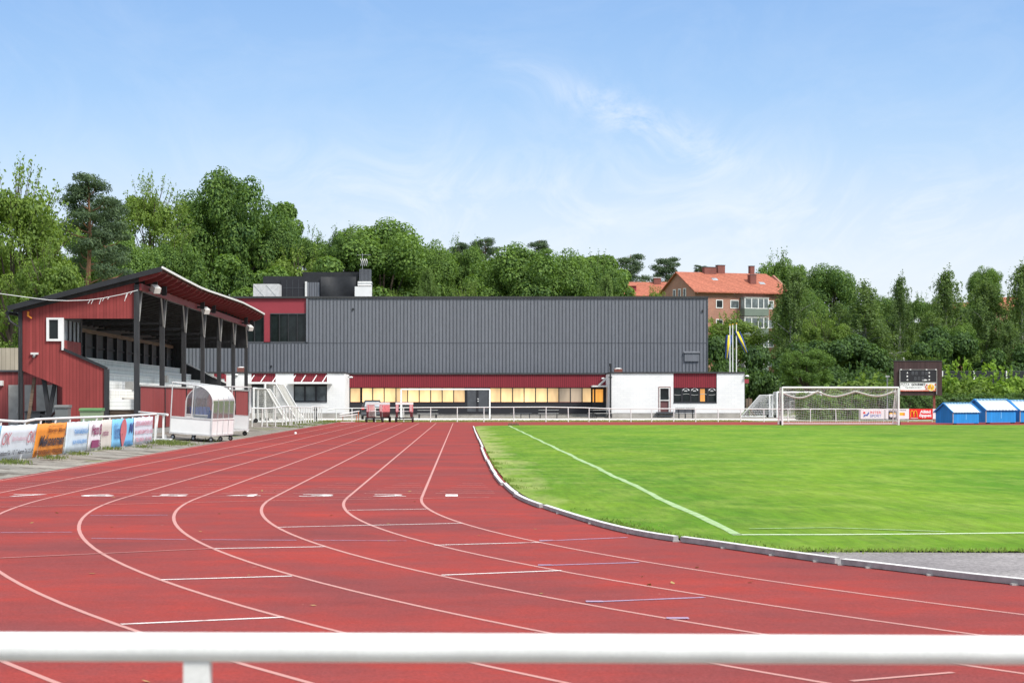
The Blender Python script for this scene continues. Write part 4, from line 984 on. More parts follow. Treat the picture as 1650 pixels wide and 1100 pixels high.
# ---------------------------------------------------------------- dugouts (wheeled team shelters)
def make_dugout():
    o = thing('team_shelter', '', 'dugout')
    L = 3.0; W = 1.6; H = 2.15; zb = .26; zl = .86
    # local: x=0 rear (arched, closed) , x=-W open front ; y 0..L
    prof = [(0, zl), (0, 1.42)] + [(-.75 + .75 * math.cos(a), 1.42 + .68 * math.sin(a)) for a in np.linspace(.2, math.pi / 2, 9)] + [(-1.1, 2.12), (-W - .03, 2.15)]
    fr = MB()
    for y in (0, L): fr.bar((-W, y, zb), (0, y, zb), .05, .06, 'alu'); fr.bar((-W, y, zl), (0, y, zl), .04, .05, 'alu'); fr.bar((-W + .02, y, zb), (-W, y, H), .034, .034, 'alu'); fr.bar((0, y, zb), (0, y, 1.45), .045, .045, 'alu')
    fr.bar((0, 0, zb), (0, L, zb), .05, .06, 'alu'); fr.bar((0, 0, zl), (0, L, zl), .05, .05, 'white_rail'); fr.bar((-W, 0, zb), (-W, L, zb), .05, .06, 'alu'); fr.bar((-W, 0, H + .0), (-W, L, H), .06, .05, 'alu')
    fr.bar((-.78, -.01, zl), (-.78, -.01, 2.08), .035, .035, 'alu')
    for i in range(5):
        y = L * i / 4; q = [(x, y, z) for x, z in prof]; fr.tube(q, .022, 'grey_metal' if i not in (0, 4) else 'alu', 6)
        fr.bar((0.012, y, zb), (0.012, y, zl), .03, .03, 'alu')
    fr.build('frame', o)
    g = MB(); g.box(-W + .03, -.03, .0, .02, zb + .03, zl - .02, 'white_paint'); g.build('side_panel', o)
    g = MB(); g.box(-W + .03, -.03, L - .02, L, zb + .03, zl - .02, 'white_paint'); g.build('side_panel', o)
    g = MB()
    for i in range(4): g.box(-.02, .0, L * i / 4 + .025, L * (i + 1) / 4 - .025, zb + .03, zl - .02, 'white_paint')
    g.build('rear_panel', o)
    g = MB(); a = prof[2:]; n_ = len(a)
    vs = [(x, y, z) for x, z in a for y in (.0, L)]; g.faces(vs, [(2 * i, 2 * i + 1, 2 * i + 3, 2 * i + 2) for i in range(n_ - 1)], 'white_paint', True); rfo = g.build('roof', o)
    md = rfo.modifiers.new('s', 'SOLIDIFY'); md.thickness = .012
    g = MB(); g.box(-.012, -.004, .02, L - .02, zl + .02, prof[2][1], 'plexi_pane'); g.build('rear_pane', o)
    g = MB(); q = [(-.8, zl)] + [(0, zl)] + [(x, z) for x, z in prof[1:-2]] + [(-.8, 2.08)]
    for y in (.0, L - .006): g = MB(); g.prism([(x, y, z) for x, z in q], (0, .006, 0), 'plexi'); g.build('side_pane', o)
    g = MB(); g.box(-W, 0, 0.03, L - .03, zb - .02, zb, 'grey_old'); g.build('floor', o)
    for i in range(5):
        y = .3 + i * .6
        g = MB(); g.box(-.62, -.22, y - .22, y + .22, .62, .68, 'blue_seat'); g.prism([(-.24, y - .22, .66), (-.16, y - .22, 1.18), (-.11, y - .22, 1.18), (-.18, y - .22, .64)], (0, .44, 0), 'blue_seat'); g.box(-.5, -.3, y - .04, y + .04, .28, .62, 'grey_old'); g.build('seat', o)
    for x, y in ((-W + .1, .15), (-.72, .2), (-.02, .12), (-.05, L * .5), (-.03, L - .15), (-W + .1, L - .15)):
        g = MB(); g.disc((x, y, .095), .09, (.3, 1, 0), .045, 'rubber', 14); g.disc((x, y, .095), .05, (.3, 1, 0), .055, 'grey_metal', 10); g.bar((x, y, .1), (x, y, zb), .03, .05, 'grey_metal'); g.build('castor', o)
    return o
dg1 = make_dugout(); dg1.location = (-9.38, 72.3, .02); dg1.rotation_euler = (0, R(3.9), R(-8)); dg1.scale = (1.0, 1.05, .99)
dg1['label'] = 'nearer wheeled white team shelter, its curved clear back turned to the track'
dg2 = copy_tree(dg1); dg2.location = (-11.45, 86.2, .13); dg2.rotation_euler = (0, R(-3), R(180 - 8)); dg2.scale = (1.25, 1.05, 1.0)
dg2['label'] = 'farther wheeled white team shelter, open side towards the track, behind the nearer one'
for d in (dg1, dg2): d['group'] = 'wheeled team shelters by the grandstand'; d['category'] = 'dugout'
# ---------------------------------------------------------------- sports hall
Yh = 194.0
hx = lambda px: at(px, Yh)
hz = lambda py: zt(py, Yh)
sh = thing('sports_hall', 'large sports hall clad in grey ribbed sheet with a red corner and flat roof', 'building', (0, Yh, 0))
xL, xR, xr = hx(292), hx(1139.5), hx(495)
zT, zW = hz(480.5), hz(551)
g = MB(); g.box(xr, xR, Yh, Yh + 34, 0, zT, 'hall_grey'); g.box(xL, xr, Yh + .02, Yh + 34, 0, zW - .1, 'hall_grey')
g.box(xL, xr, Yh + .4, Yh + 34, zW - .1, zT, 'hall_grey')
xs_ = np.arange(xL + .1, xR, .352)
hw = g.build('wall', sh)
g = MB()
for x in xs_:
    zt_ = zT if x > xr + .1 else zW - .12
    g.box(x - .028, x + .028, Yh - .05, Yh + .0 if x > xr else Yh + .02, 3.9, zt_, 'hall_seam')
g.box(xL, xR, Yh - .03, Yh - .004, hz(552.6), hz(552.2), 'hall_seam')
g.build('cladding_seam', hw)
g = MB(); g.box(xL, xR + .1, Yh - .14, Yh + 34.1, zT + .003, hz(477.5), 'roof_felt'); g.build('roof', sh)
g = MB(); g.box(xR - .02, xR + .08, Yh - .08, Yh + .02, 0, zT, 'dark_grey'); g.box(xr - .1, xr + .1, Yh - .1, Yh + .1, zW, zT, 'hall_grey'); g.build('corner_trim', sh)
g = MB(); zA = hz(504.5)
g.box(xL, xr - .1, Yh + .1, Yh + .3, zA, zT - .01, 'red_flat')
g.box(hx(424.5), hx(435.5), Yh + .1, Yh + .3, zW + .02, zA, 'red_flat'); g.box(xL, hx(395), Yh + .1, Yh + .3, zW + .02, zA, 'red_flat'); g.build('red_wall', sh)
for a, c_, nn in ((395, 424.5, 2), (435.5, 493.5, 4)):
    g = MB(); g.box(hx(a) - .0, hx(c_), Yh + .08, Yh + .34, zW - .06, zW + .06, 'dark_grey'); g.box(hx(a), hx(c_), Yh + .1, Yh + .34, zA - .08, zA - .004, 'dark_grey')
    for i in range(nn + 1): x = hx(a) + (hx(c_) - hx(a)) * i / nn; g.box(x - .05, x + .05, Yh + .1, Yh + .32, zW + .06, zA - .08, 'black_paint')
    w = g.build('window', sh)
    for i in range(nn):
        g = MB(); x0 = hx(a) + (hx(c_) - hx(a)) * i / nn + .05; x1 = hx(a) + (hx(c_) - hx(a)) * (i + 1) / nn - .05; g.box(x0, x1, Yh + .24, Yh + .27, zW + .06, zA - .08, 'glass_dark'); g.build('pane', w)
g = MB(); g.box(hx(1103), hx(1126.5), Yh - .16, Yh - .06, hz(582), hz(569), 'hall_grey'); g.prism([(hx(1102), Yh - .25, hz(569) + .004), (hx(1102), Yh - .06, hz(569) + .004), (hx(1102), Yh - .06, hz(566)), (hx(1102), Yh - .25, hz(567.5))], (hx(1127.5) - hx(1102), 0, 0), 'hall_grey'); g.build('vent_hood', sh)
for px, py in ((569, 498), (1132, 501), (437, 590)):
    g = MB(); g.box(hx(px) - .08, hx(px) + .08, Yh - .12, Yh - .05, hz(py) - .1, hz(py) + .1, 'black_paint'); g.build('sensor', sh)
# rooftop plant
Yp = 204.0; zR = hz(477.5)
px_ = lambda p: at(p, Yp); pz_ = lambda p: zt(p, Yp)
pl = thing('rooftop_plant_room', 'black sheeted plant room standing on the hall roof', 'plant room', (px_(500), Yp, zR))
g = MB(); g.box(px_(424), px_(576), Yp, Yp + 6, zR, pz_(445), 'black_paint'); g.box(px_(487), px_(582), Yp + .8, Yp + 5, pz_(445) + .003, pz_(437.5), 'black_paint'); g.build('wall', pl)
g = MB(); g.box(px_(453), px_(491), Yp - .3, Yp - .01, zR, pz_(451), 'sign_black')
for i in range(1, 4): g.box(px_(453 + i * 9.5) - .02, px_(453 + i * 9.5) + .02, Yp - .34, Yp - .3, zR, pz_(451), 'dark_grey')
g.box(px_(453), px_(491), Yp - .335, Yp - .3, pz_(464) - .02, pz_(464) + .02, 'dark_grey'); g.build('louvre_panel', pl)
g = MB(); g.box(px_(495), px_(515), Yp - .12, Yp - .01, zR, pz_(455), 'hall_grey')
for i in range(1, 5): g.box(px_(495 + i * 4) - .025, px_(495 + i * 4) + .025, Yp - .16, Yp - .12, zR, pz_(455), 'dark_grey')
g.build('door', pl)
g = MB(); g.box(px_(492), px_(495), Yp - .5, Yp, zR, pz_(454), 'white_old'); g.build('corner_trim', pl)
g = MB(); vs = []; nX, nZ = 12, 6
for i in range(nX + 1):
    for j in range(nZ + 1):
        u, q = i / nX, j / nZ; vs.append((px_(517 + u * 57), Yp - .12 - .12 * math.sin(u * 7 + q * 2) - .15 * math.sin(q * math.pi), zR + .05 + (pz_(447) - zR) * q))
g.faces(vs, [(i * (nZ + 1) + j, (i + 1) * (nZ + 1) + j, (i + 1) * (nZ + 1) + j + 1, i * (nZ + 1) + j + 1) for i in range(nX) for j in range(nZ)], 'black_paint', True); g.build('tarpaulin', pl)
vt = thing('ventilation_tower', 'grey ribbed ventilation tower at the right end of the black plant room', 'vent', (px_(589), Yp, zR))
g = MB(); g.box(px_(580), px_(597.5), Yp - .4, Yp + 1.4, zR + .6, pz_(434), 'dark_grey')
for i in range(9): x = px_(580) + i * (px_(597.5) - px_(580)) / 8; g.box(x - .02, x + .02, Yp - .44, Yp - .4, zR + .6, pz_(434), 'hall_grey')
g.build('tower', vt)
g = MB(); g.box(px_(577), px_(599), Yp - .7, Yp + 1, pz_(461), pz_(454), 'white_old'); g.box(px_(577), px_(600), Yp - .74, Yp + 1.02, pz_(457.5), pz_(456.5), 'grey_metal'); g.build('duct', vt)
g = MB(); g.box(px_(573), px_(600), Yp - 1.6, Yp - .75, zR, pz_(463), 'white_paint'); g.box(px_(575), px_(598), Yp - 1.64, Yp - 1.6, zR + .25, zR + .33, 'grey_old'); g.build('fan_unit', vt)
an = thing('roof_antenna', 'thin television aerial mast on top of the grey ventilation tower', 'antenna', (px_(584), Yp, pz_(434)))
g = MB(); g.tube([(px_(584), Yp, pz_(434)), (px_(584), Yp, pz_(408))], .03, 'grey_metal', 6); g.build('mast', an)
g = MB(); g.bar((px_(575), Yp, pz_(411)), (px_(597), Yp + .3, pz_(410)), .03, .03, 'grey_metal'); 
for k in range(7): x = px_(577 + k * 3); g.bar((x, Yp - .4, pz_(410.5)), (x, Yp + .6, pz_(410.5)), .02, .02, 'grey_metal')
for k in range(4): x = px_(581 + k * 3); g.tube([(x, Yp, pz_(428)), (x + .12, Yp - .1, pz_(422)), (x, Yp, pz_(417))], .05, 'white_old', 5)
g.build('aerial', an)
sc_ = thing('roof_cooling_unit', 'pale square cooling unit with crossed braces on the red corner of the hall roof', 'cooling unit', (px_(429), Yp - 3, zR))
g = MB(); g.box(at(408, 200), at(450, 200), 200, 202.5, zR, zt(457.5, 200), 'alu'); g.build('housing', sc_)
g = MB()
for a, c_ in ((409, 429), (429, 449)):
    for s in (0, 1): g.bar((at(a, 200), 199.97, zR + .1 if s else zt(458.5, 200)), (at(c_, 200), 199.97, zt(458.5, 200) if s else zR + .1), .02, .035, 'white_old')
g.build('brace', sc_)

# ---------------------------------------------------------------- clubhouse
Yc, Yr = 184.0, 191.5
cx = lambda p: at(p, Yc); cz = lambda p: zt(p, Yc); rx_ = lambda p: at(p, Yr); rz2 = lambda p: zt(p, Yr)
ch = thing('clubhouse', 'long low clubhouse of white brick wings and a red clad middle with lit windows', 'building', (0, Yc, 0))
zc = cz(601.5)
zb_ = .42
g = MB()
def wall(x0, x1, z0, z1, mat='white_brick', y0=None, y1=None): globals()['g'].box(x0, x1, Yc if y0 is None else y0, (Yc + 9.9) if y1 is None else y1, z0, z1, mat)
# left wing pieces around openings (px): door opening 405-444, window opening 473-527
wall(cx(300), cx(405), zb_, zc); wall(cx(444), cx(473), zb_, zc); wall(cx(527), cx(555.5), zb_, zc)
wall(cx(405), cx(444), zb_, zc, 'dark_grey', Yc + .35); wall(cx(473), cx(527), zb_, cz(647), 'white_brick')
wall(cx(473), cx(527), cz(647), zc, 'dark_grey', Yc + .35)
# right wing: door 1062-1079, window 1085-1155
g.build('wall', ch); g = MB(); wall(cx(985.5), cx(1062), zb_, zc); wall(cx(1079.5), cx(1085), zb_, zc); wall(cx(1155), cx(1199.5), zb_, zc)
wall(cx(1062), cx(1079.5), cz(623.5), zc); wall(cx(1085), cx(1155), zb_, cz(648.5)); wall(cx(1062), cx(1079.5), zb_, cz(623.5), 'dark_grey', Yc + .3); wall(cx(1085), cx(1155), cz(648.5), zc, 'dark_grey', Yc + .35)
cw = g.build('wall', ch)
g = MB(); g.box(cx(300), cx(555.6), Yc + .03, Yc + 9.9, 0, zb_, 'concrete'); g.box(cx(985.4), cx(1199.4), Yc + .03, Yc + 9.9, 0, zb_, 'concrete'); g.box(cx(555.6), cx(985.4), Yr + .05, Yc + 9.9, 0, zb_, 'concrete'); g.build('plinth', ch)
# middle
g = MB(); g.box(rx_(555), rx_(985), Yr, Yc + 9.9, zb_, rz2(648.5), 'sign_black'); g.box(rx_(555), rx_(985), Yr + .3, Yc + 9.9, rz2(648.5), rz2(624), 'sign_black'); md_ = g.build('middle_wall', ch)
g = MB(); g.box(cx(555.6), cx(985.4), Yr - .12, Yc + 9.9, rz2(624), rz2(603.3), 'red_sheet'); g.build('red_cladding', md_)
for a, c_, t_ in ((405, 444, 617), (473, 527, 617), (1085, 1155, 624.5)): g = MB(); g.box(cx(a) + .01, cx(c_) - .01, Yc + .08, Yc + .3, cz(t_), zc, 'red_sheet'); g.build('red_cladding', ch)
g = MB(); zf0, zf1 = zc + .002, cz(599)
g.box(cx(300), cx(556), Yc - .1, Yc + 9.9, zf0, zf1, 'roof_felt'); g.box(cx(985), cx(1200.5), Yc - .1, Yc + 9.9, zf0, zf1, 'roof_felt'); g.box(cx(556) + .002, cx(985) - .002, Yr - .25, Yc + 9.9, rz2(603.3) + .002, rz2(600.5), 'roof_felt'); g.build('roof', ch)
# middle windows
def mwin(a, c_, mat):
    g = MB(); x0, x1 = rx_(a), rx_(c_); z0, z1 = rz2(648), rz2(624.5)
    g.box(x0, x0 + .05, Yr - .03, Yr + .25, z0, z1, 'sign_black'); g.box(x1 - .05, x1, Yr - .03, Yr + .25, z0, z1, 'sign_black'); g.box(x0 + .05, x1 - .05, Yr - .03, Yr + .25, z1 - .05, z1, 'sign_black'); g.box(x0 + .05, x1 - .05, Yr - .03, Yr + .25, z0, z0 + .04, 'red_sheet')
    w = g.build('window', ch); g = MB(); g.box(x0 + .05, x1 - .05, Yr + .12, Yr + .15, z0 + .04, z1 - .05, mat); g.build('pane', w)
edges = [(564, 581, 'lit_mid'), (583, 600.5, 'lit_bright'), (600.5, 619, 'lit_bright'), (619, 638, 'lit_bright'), (638, 657, 'lit_mid'), (657, 675.5, 'lit_bright'), (675.5, 694, 'lit_bright'), (694, 712.5, 'lit_bright'), (712.5, 731, 'lit_bright'), (731, 749.5, 'lit_mid'), (789, 807, 'lit_mid'), (807, 826, 'lit_bright'), (826, 844.5, 'lit_bright'), (844.5, 863, 'lit_bright'), (863, 882, 'lit_bright'), (882, 900.5, 'lit_mid'), (900.5, 919, 'lit_dull'), (919, 938, 'lit_dull'), (938, 953, 'lit_mid')]
for e_ in edges: mwin(*e_)
g = MB(); g.box(rx_(750), rx_(789), Yr - .02, Yr + .28, zb_, rz2(625), 'sign_black'); dr = g.build('entrance_doors', ch)
for a, c_ in ((753, 767), (771, 786)):
    g = MB(); g.box(rx_(a), rx_(c_), Yr - .06, Yr - .02, zb_ + .1, rz2(629), 'dark_grey'); g.build('door_leaf', dr)
for pz in (642.5, 646):
    g = MB(); g.disc((rx_(770.3), Yr - .1, rz2(pz)), .06, (0, 1, 0), .05, 'white_rail', 8); g.build('handle', dr)
g = MB(); g.box(rx_(555.8), rx_(984), Yr - .05, Yr - .004, zb_ - .1, rz2(649), 'sign_black'); g.build('dado_panel', md_)
# left wing windows & door
def cwin(a, c_, t0, t1, n_, mats, depth=.12, name='window'):
    g = MB(); x0, x1 = cx(a), cx(c_); z0, z1 = cz(t1), cz(t0); y0 = Yc + depth
    f = .1
    g.box(x0, x1, y0, y0 + .12, z1 - f, z1, 'sign_black'); g.box(x0, x1, y0, y0 + .12, z0, z0 + f, 'sign_black')
    for i in range(n_ + 1):
        x = x0 + (x1 - x0) * i / n_; g.box(max(x0, x - f * .8), min(x1, x + f * .8), y0, y0 + .12, z0 + f, z1 - f, 'sign_black')
    w = g.build(name, ch)
    for i in range(n_):
        g = MB(); g.box(x0 + (x1 - x0) * i / n_ + f * .8, x0 + (x1 - x0) * (i + 1) / n_ - f * .8, y0 + .07, y0 + .1, z0 + f, z1 - f, mats[i % len(mats)]); g.build('pane', w)
    return w
cwin(473.2, 526.8, 620.5, 647, 3, ['glass_grey'])
g = MB(); g.box(cx(473), cx(527), Yc - .06, Yc + .1, cz(648.3), cz(647.1), 'dark_grey'); g.build('sill', ch)
cwin(405.5, 424, 620.5, 662, 1, ['glass_grey'], name='door'); cwin(424.2, 443.8, 620.5, 646, 1, ['glass_grey'])
g = MB(); g.box(cx(407), cx(424), Yc + .1, Yc + .14, zb_, cz(645), 'dark_grey'); g.box(cx(424.2), cx(444), Yc + .1, Yc + .3, zb_, cz(646.2), 'dark_grey'); g.build('lower_panel', ch)
cwin(549.5, 551.8, 622, 646, 1, ['glass_grey'], -.02) if False else None
g = MB(); g.box(cx(1085), cx(1155), Yc - .04, Yc + .12, cz(649.5), cz(648.4), 'dark_grey'); g.build('sill', ch)
w = cwin(1085.2, 1154.8, 624.7, 648.2, 5, ['glass_dark', 'glass_dark', 'glass_dark', 'glass_dark', 'glass_dark'])
g = MB(); g.box(cx(1127.5), cx(1136), Yc + .17, Yc + .188, cz(647), cz(625.5), 'lit_orange'); g.build('lit_curtain', w)
for p in (1105.3, 1119.5, 1147.5):
    g = MB(); pts = [(cx(p) + .33 * math.cos(a), Yc + .17, cz(628.6) - .14 + .32 * math.sin(a)) for a in np.linspace(.35, math.pi - .35, 9)]; g.tube(pts, .055, 'sign_white', 6); g.box(cx(p) - .14, cx(p) + .14, Yc + .165, Yc + .185, cz(629.5) - .03, cz(629.5) + .03, 'sign_white'); g.build('window_emblem', w)
g = MB(); pts = [(cx(1086 + i * 3.4), Yc + .17, cz(635.5 + 1.0 * math.sin(i * .8))) for i in range(21)]; g.tube(pts, .03, 'grey_old', 5); g.tube([(x, y, z - .8) for x, y, z in pts], .02, 'wood_brown', 5); g.build('garland', w)
# right door
g = MB(); x0, x1, z0, z1 = cx(1062.2), cx(1079.3), zb_ + .02, cz(623.8)
for a in ((x0, x0 + .1, z0, z1), (x1 - .1, x1, z0, z1), (x0 + .1, x1 - .1, z1 - .1, z1), (x0 + .1, x1 - .1, cz(645.5), cz(644))): g.box(a[0], a[1], Yc - .03, Yc + .2, a[2], a[3], 'white_old')
g.box(x0 - .06, x0, Yc - .04, Yc + .0, z0, z1 + .06, 'dark_brick'); g.box(x1, x1 + .06, Yc - .04, Yc, z0, z1 + .06, 'dark_brick'); g.box(x0, x1, Yc - .04, Yc - .002, z1, z1 + .06, 'dark_brick')
g.box(x0 + .1, x1 - .1, Yc + .08, Yc + .12, z0 + .1, cz(645.5), 'door_brown'); g.box(x0 + .1, x1 - .1, Yc + .08, Yc + .11, z0, z0 + .1, 'sign_black')
dd = g.build('door', ch); g = MB(); g.box(x0 + .1, x1 - .1, Yc + .1, Yc + .13, cz(644), z1 - .1, 'glass_dark'); g.build('pane', dd)
g = MB(); g.tube([(x1 - .05, Yc - .06, cz(641)), (x1 - .05, Yc - .06, cz(639))], .03, 'white_rail', 6); g.build('handle', dd)
g = MB(); g.box(x0 - .3, x1 + .4, Yc - 1.0, Yc - .05, cz(666), cz(663.5), 'dark_grey'); g.box(x0 - .2, x1 + .3, Yc - 1.4, Yc - 1.0, .12, .2, 'dark_grey')
for x in (x0 - .2, x1 + .3): g.bar((x, Yc - .9, .0), (x, Yc - .9, cz(666)), .06, .06, 'black_paint')
g.build('steps', ch)
# awnings (white canopy slabs with diagonal struts)
def canopy(a, c_, struts):
    g = MB(); g.box(cx(a), cx(c_), Yc - 1.3, Yc - .02, cz(620.5) + .12, cz(617.3) + .12, 'white_paint'); cp = g.build('canopy', ch)
    for p in struts:
        g = MB(); g.bar((cx(p) - .0, Yc - 1.2, cz(617) + .1), (cx(p) + .32, Yc + .08, cz(604)), .06, .06, 'white_paint'); g.build('strut', cp)
canopy(399, 444, (404.5, 422, 441)); canopy(466, 536, (471, 487, 505, 521))
g = MB(); g.box(at(953.5, 190), at(984, 190), Yr - 2.4, Yr - .13, rz2(623.5), rz2(621), 'white_old'); cp = g.build('canopy', ch)
g = MB(); g.bar((at(965, 190), Yr - 1.5, rz2(621)), (at(979, 190), Yr - .6, rz2(609)), .09, .16, 'white_old'); g.build('strut', cp)
cwp = MB(); cwp.box(rx_(954), rx_(982), Yr - .5, Yr - .14, zb_, rz2(624.5), 'sign_black'); ep = cwp.build('porch', ch)
g = MB(); g.box(rx_(959), rx_(971), Yr - .55, Yr - .5, rz2(647.5), rz2(627), 'lit_orange'); g.build('pane', ep)
g = MB(); g.box(rx_(954.5), rx_(956.5), Yr - .55, Yr - .5, rz2(647.5), rz2(627), 'lit_orange'); g.build('pane', ep)
# chimneys, flue, lamps
for p0, p1, t0, nm in ((382, 394, 590.5, 0), (990, 1003, 592.5, 1)):
    g = MB(); Yk = Yc + 2.5; g.box(at(p0, Yk), at(p1, Yk), Yk, Yk + .7, zf1, zt(t0 + 1.5, Yk), 'dark_brick'); c0 = g.build('chimney', ch)
    g = MB(); g.tube([(at((p0 + p1) / 2, Yk), Yk + .35, zt(t0 + 1.5, Yk)), (at((p0 + p1) / 2, Yk), Yk + .35, zt(t0, Yk))], [(at(p1, Yk) - at(p0, Yk)) / 2 + .03, .15], 'white_old', 12); g.build('cap', c0)
g = MB(); g.tube([(cx(983.3), Yc - .2, .1), (cx(983.3), Yc - .2, cz(590))], .075, 'black_paint', 8); g.tube([(cx(983.3), Yc - .2, cz(590)), (cx(983.3), Yc - .2, cz(585.5))], .12, 'black_paint', 8); g.box(cx(980.5), cx(986), Yc - .35, Yc - .02, cz(608.5), cz(607), 'black_paint'); g.build('flue_pipe', ch)
for px, py, yy in ((381, 604, Yc), (565.5, 608, Yr - 3), (1203.5, 606, Yc - .1), (972, 610, Yr - 2)):
    x, z = at(px, yy), zt(py, yy); g = MB(); vs = []
    for i in range(5):
        a = i / 4 * math.pi / 2; vs.append((.2 * math.cos(a), .2 * math.sin(a)))
    g.tube([(x, yy - .1, z + q[1] * .6) for q in vs], [max(q[0], .02) for q in vs], 'white_paint', 10); g.tube([(x, yy - .1, z - .08), (x, yy - .1, z)], [.12, .2], 'glass_pale', 10); g.bar((x - .3, yy + .05, z + .05), (x, yy - .05, z + .05), .04, .05, 'black_paint'); g.build('wall_lamp', ch)
g = MB(); g.box(cx(1199.7), cx(1209), Yc + 1, Yc + 3, cz(617), cz(610.5), 'red_flat'); g.box(cx(1200), cx(1203), Yc + 1, Yc + 3, 0, cz(617), 'black_paint'); g.build('side_porch', ch)
g = MB(); g.box(cx(362), cx(364.5), Yc - .05, Yc + .05, cz(668), cz(603), 'red_flat'); g.box(cx(345), cx(362), Yc - .06, Yc - .004, cz(610), zc, 'red_sheet'); g.build('red_trim', ch)
# parasol closed / bush cover beside the wing
g = MB(); x = at(1205, 181); g.tube([(x, 181, .1), (x + .1, 181, zt(640, 181))], .05, 'bark_brown', 6)
for i in range(9): a = i * .7; g.tube([(x + .05, 181, .95), (x + .8 * math.cos(a), 181 + .4 * math.sin(a), .1)], [.06, .03], 'herb' if i % 2 else 'wood_brown', 5)
tag(g.build('folded_parasol'), 'folded dark parasol stand with splayed legs at the right corner of the clubhouse', 'parasol')
g = MB(); x0 = at(1204, 188); g.box(x0, at(1212, 188), 188, 189, 0, zt(642, 188), 'wood_brown'); tag(g.build('wooden_crate'), 'tall brown timber crate beside the clubhouse end wall', 'crate')
# roof-top flag poles stand behind the clubhouse
for i, (px, top_, Yf, fl) in enumerate(((1176, 524, 198, 1), (1180.5, 523, 197, 0), (1186.5, 522, 199, 1))):
    x = at(px, Yf); fp = thing('flagpole', ['leftmost of the three flagpoles, its blue and yellow flag hanging limp', 'middle flagpole of the three, bare pole', 'rightmost flagpole of the three, its flag blown out to the right'][i], 'flagpole', (x, Yf, 0), 0, 'flagpoles behind the clubhouse')
    g = MB(); g.tube([(x, Yf, 0), (x, Yf, zt(top_, Yf))], [.075, .05], 'white_rail', 8); g.tube([(x, Yf, zt(top_, Yf)), (x, Yf, zt(top_ - 1.5, Yf))], .08, 'sign_yellow', 6); g.build('pole', fp)
    if fl:
        g = MB(); kx = -1 if i == 0 else 1; n1 = 14
        for k, (mt, u0, u1) in enumerate((('flag_blue', 0, .28), ('flag_yellow', .28, .68), ('flag_blue', .68, 1.0))):
            vs = []
            for j in range(n1 + 1):
                q = j / n1; z = zt(540 - (6 if i else 0), Yf) - q * (zt(540, Yf) - zt(578 - (4 if i else 0), Yf)); sw = kx * (.08 + q * (.95 if i else .25)); wd = (.6 + .15 * math.sin(q * 5)) * (1 - .35 * q)
                for u in (u0, u1): vs.append((x + sw + kx * (u - .5) * wd * (-1 if i else 1), Yf - .05 + .1 * math.sin(u * 6 + q * 4), z))
            g.faces(vs, [(2 * j, 2 * j + 1, 2 * j + 3, 2 * j + 2) for j in range(n1)], mt, True)
        fo = g.build('flag', fp); md = fo.modifiers.new('s', 'SOLIDIFY'); md.thickness = .01

# ---------------------------------------------------------------- brick apartment house
ab = thing('apartment_building', 'brick apartment house with orange tiled roof and glazed balconies behind the grey hall', 'building')
a_ = R(20); Wd, Dp = 16.3, 11.5; ze, zr2_, z0_ = 12.9, 15.9, -2.0
g = MB(); g.box(0, Wd, 0, Dp, z0_, ze, 'red_brick'); g.prism([(0, 0, ze), (0, Dp, ze), (0, Dp / 2, zr2_)], (.3, 0, 0), 'red_brick'); g.prism([(Wd - .3, 0, ze), (Wd - .3, Dp, ze), (Wd - .3, Dp / 2, zr2_)], (.3, 0, 0), 'red_brick'); g.build('wall', ab)
g = MB()
def rslab(p, off=.18): g.prism(p, (0, 0, off), 'tile_roof')
rslab([(-.35, -.5, ze - .22), (Wd + .35, -.5, ze - .22), (Wd - 1.4, Dp / 2, zr2_), (-.35, Dp / 2, zr2_)]); rslab([(-.35, Dp + .5, ze - .22), (-.35, Dp / 2, zr2_), (Wd - 1.4, Dp / 2, zr2_), (Wd + .35, Dp + .5, ze - .22)]); rslab([(Wd + .35, -.5, ze - .22), (Wd + .35, Dp + .5, ze - .22), (Wd - 1.4, Dp / 2, zr2_)])
rfb = g.build('roof', ab)
g = MB(); g.tube([(-.3, -.6, ze - .2), (Wd + .3, -.6, ze - .2)], .08, 'tile_roof', 6); g.build('gutter', rfb)
for x, y, w_, d_, h_ in ((4.2, 5.2, 2.0, .8, .75), (6.6, 5.5, 1.2, .8, .95), (12.1, 5.5, .7, .7, .95), (10.3, 2.2, 1.0, .9, 1.1)):
    zz = min(zr2_, ze + (zr2_ - ze) * (y / (Dp / 2))) - .3
    g = MB(); g.box(x, x + w_, y, y + d_, zz, zz + h_ + .75, 'dark_brick'); g.box(x - .05, x + w_ + .05, y - .05, y + d_ + .05, zz + h_ + .752, zz + h_ + .83, 'dark_grey'); g.build('chimney', rfb)
for x, y in ((4.6, 3.6), (12.0, 2.6)):
    zz = ze - .04 + (zr2_ - ze) * (y / (Dp / 2)) + .12; g = MB(); g.prism([(x, y - .35, zz - .17), (x + .9, y - .35, zz - .17), (x + .9, y + .35, zz + .2), (x, y + .35, zz + .2)], (0, -.05, .1), 'glass_pale'); g.build('skylight', rfb)
def awin(x, z, w_, h_, mats='white_paint', pane='glass_grey', y=0):
    g = MB(); f = .11
    g.box(x, x + w_, y - .06, y + .02, z + h_ - f, z + h_, mats); g.box(x, x + w_, y - .06, y + .02, z, z + f, mats); g.box(x, x + f, y - .06, y + .02, z + f, z + h_ - f, mats); g.box(x + w_ - f, x + w_, y - .06, y + .02, z + f, z + h_ - f, mats)
    w = g.build('window', ab); g = MB(); g.box(x + f, x + w_ - f, y - .03, y + .01, z + f, z + h_ - f, pane); g.build('pane', w)
for k in range(4):
    z = ze - 2.45 - k * 2.85
    awin(3.4, z, 1.15, 1.25, pane='glass_dark'); awin(5.75, z, 1.4, 1.25); awin(12.0, z, 1.0, 1.25, pane='glass_pale'); awin(1.0, z, 1.1, 1.25, pane='glass_dark')
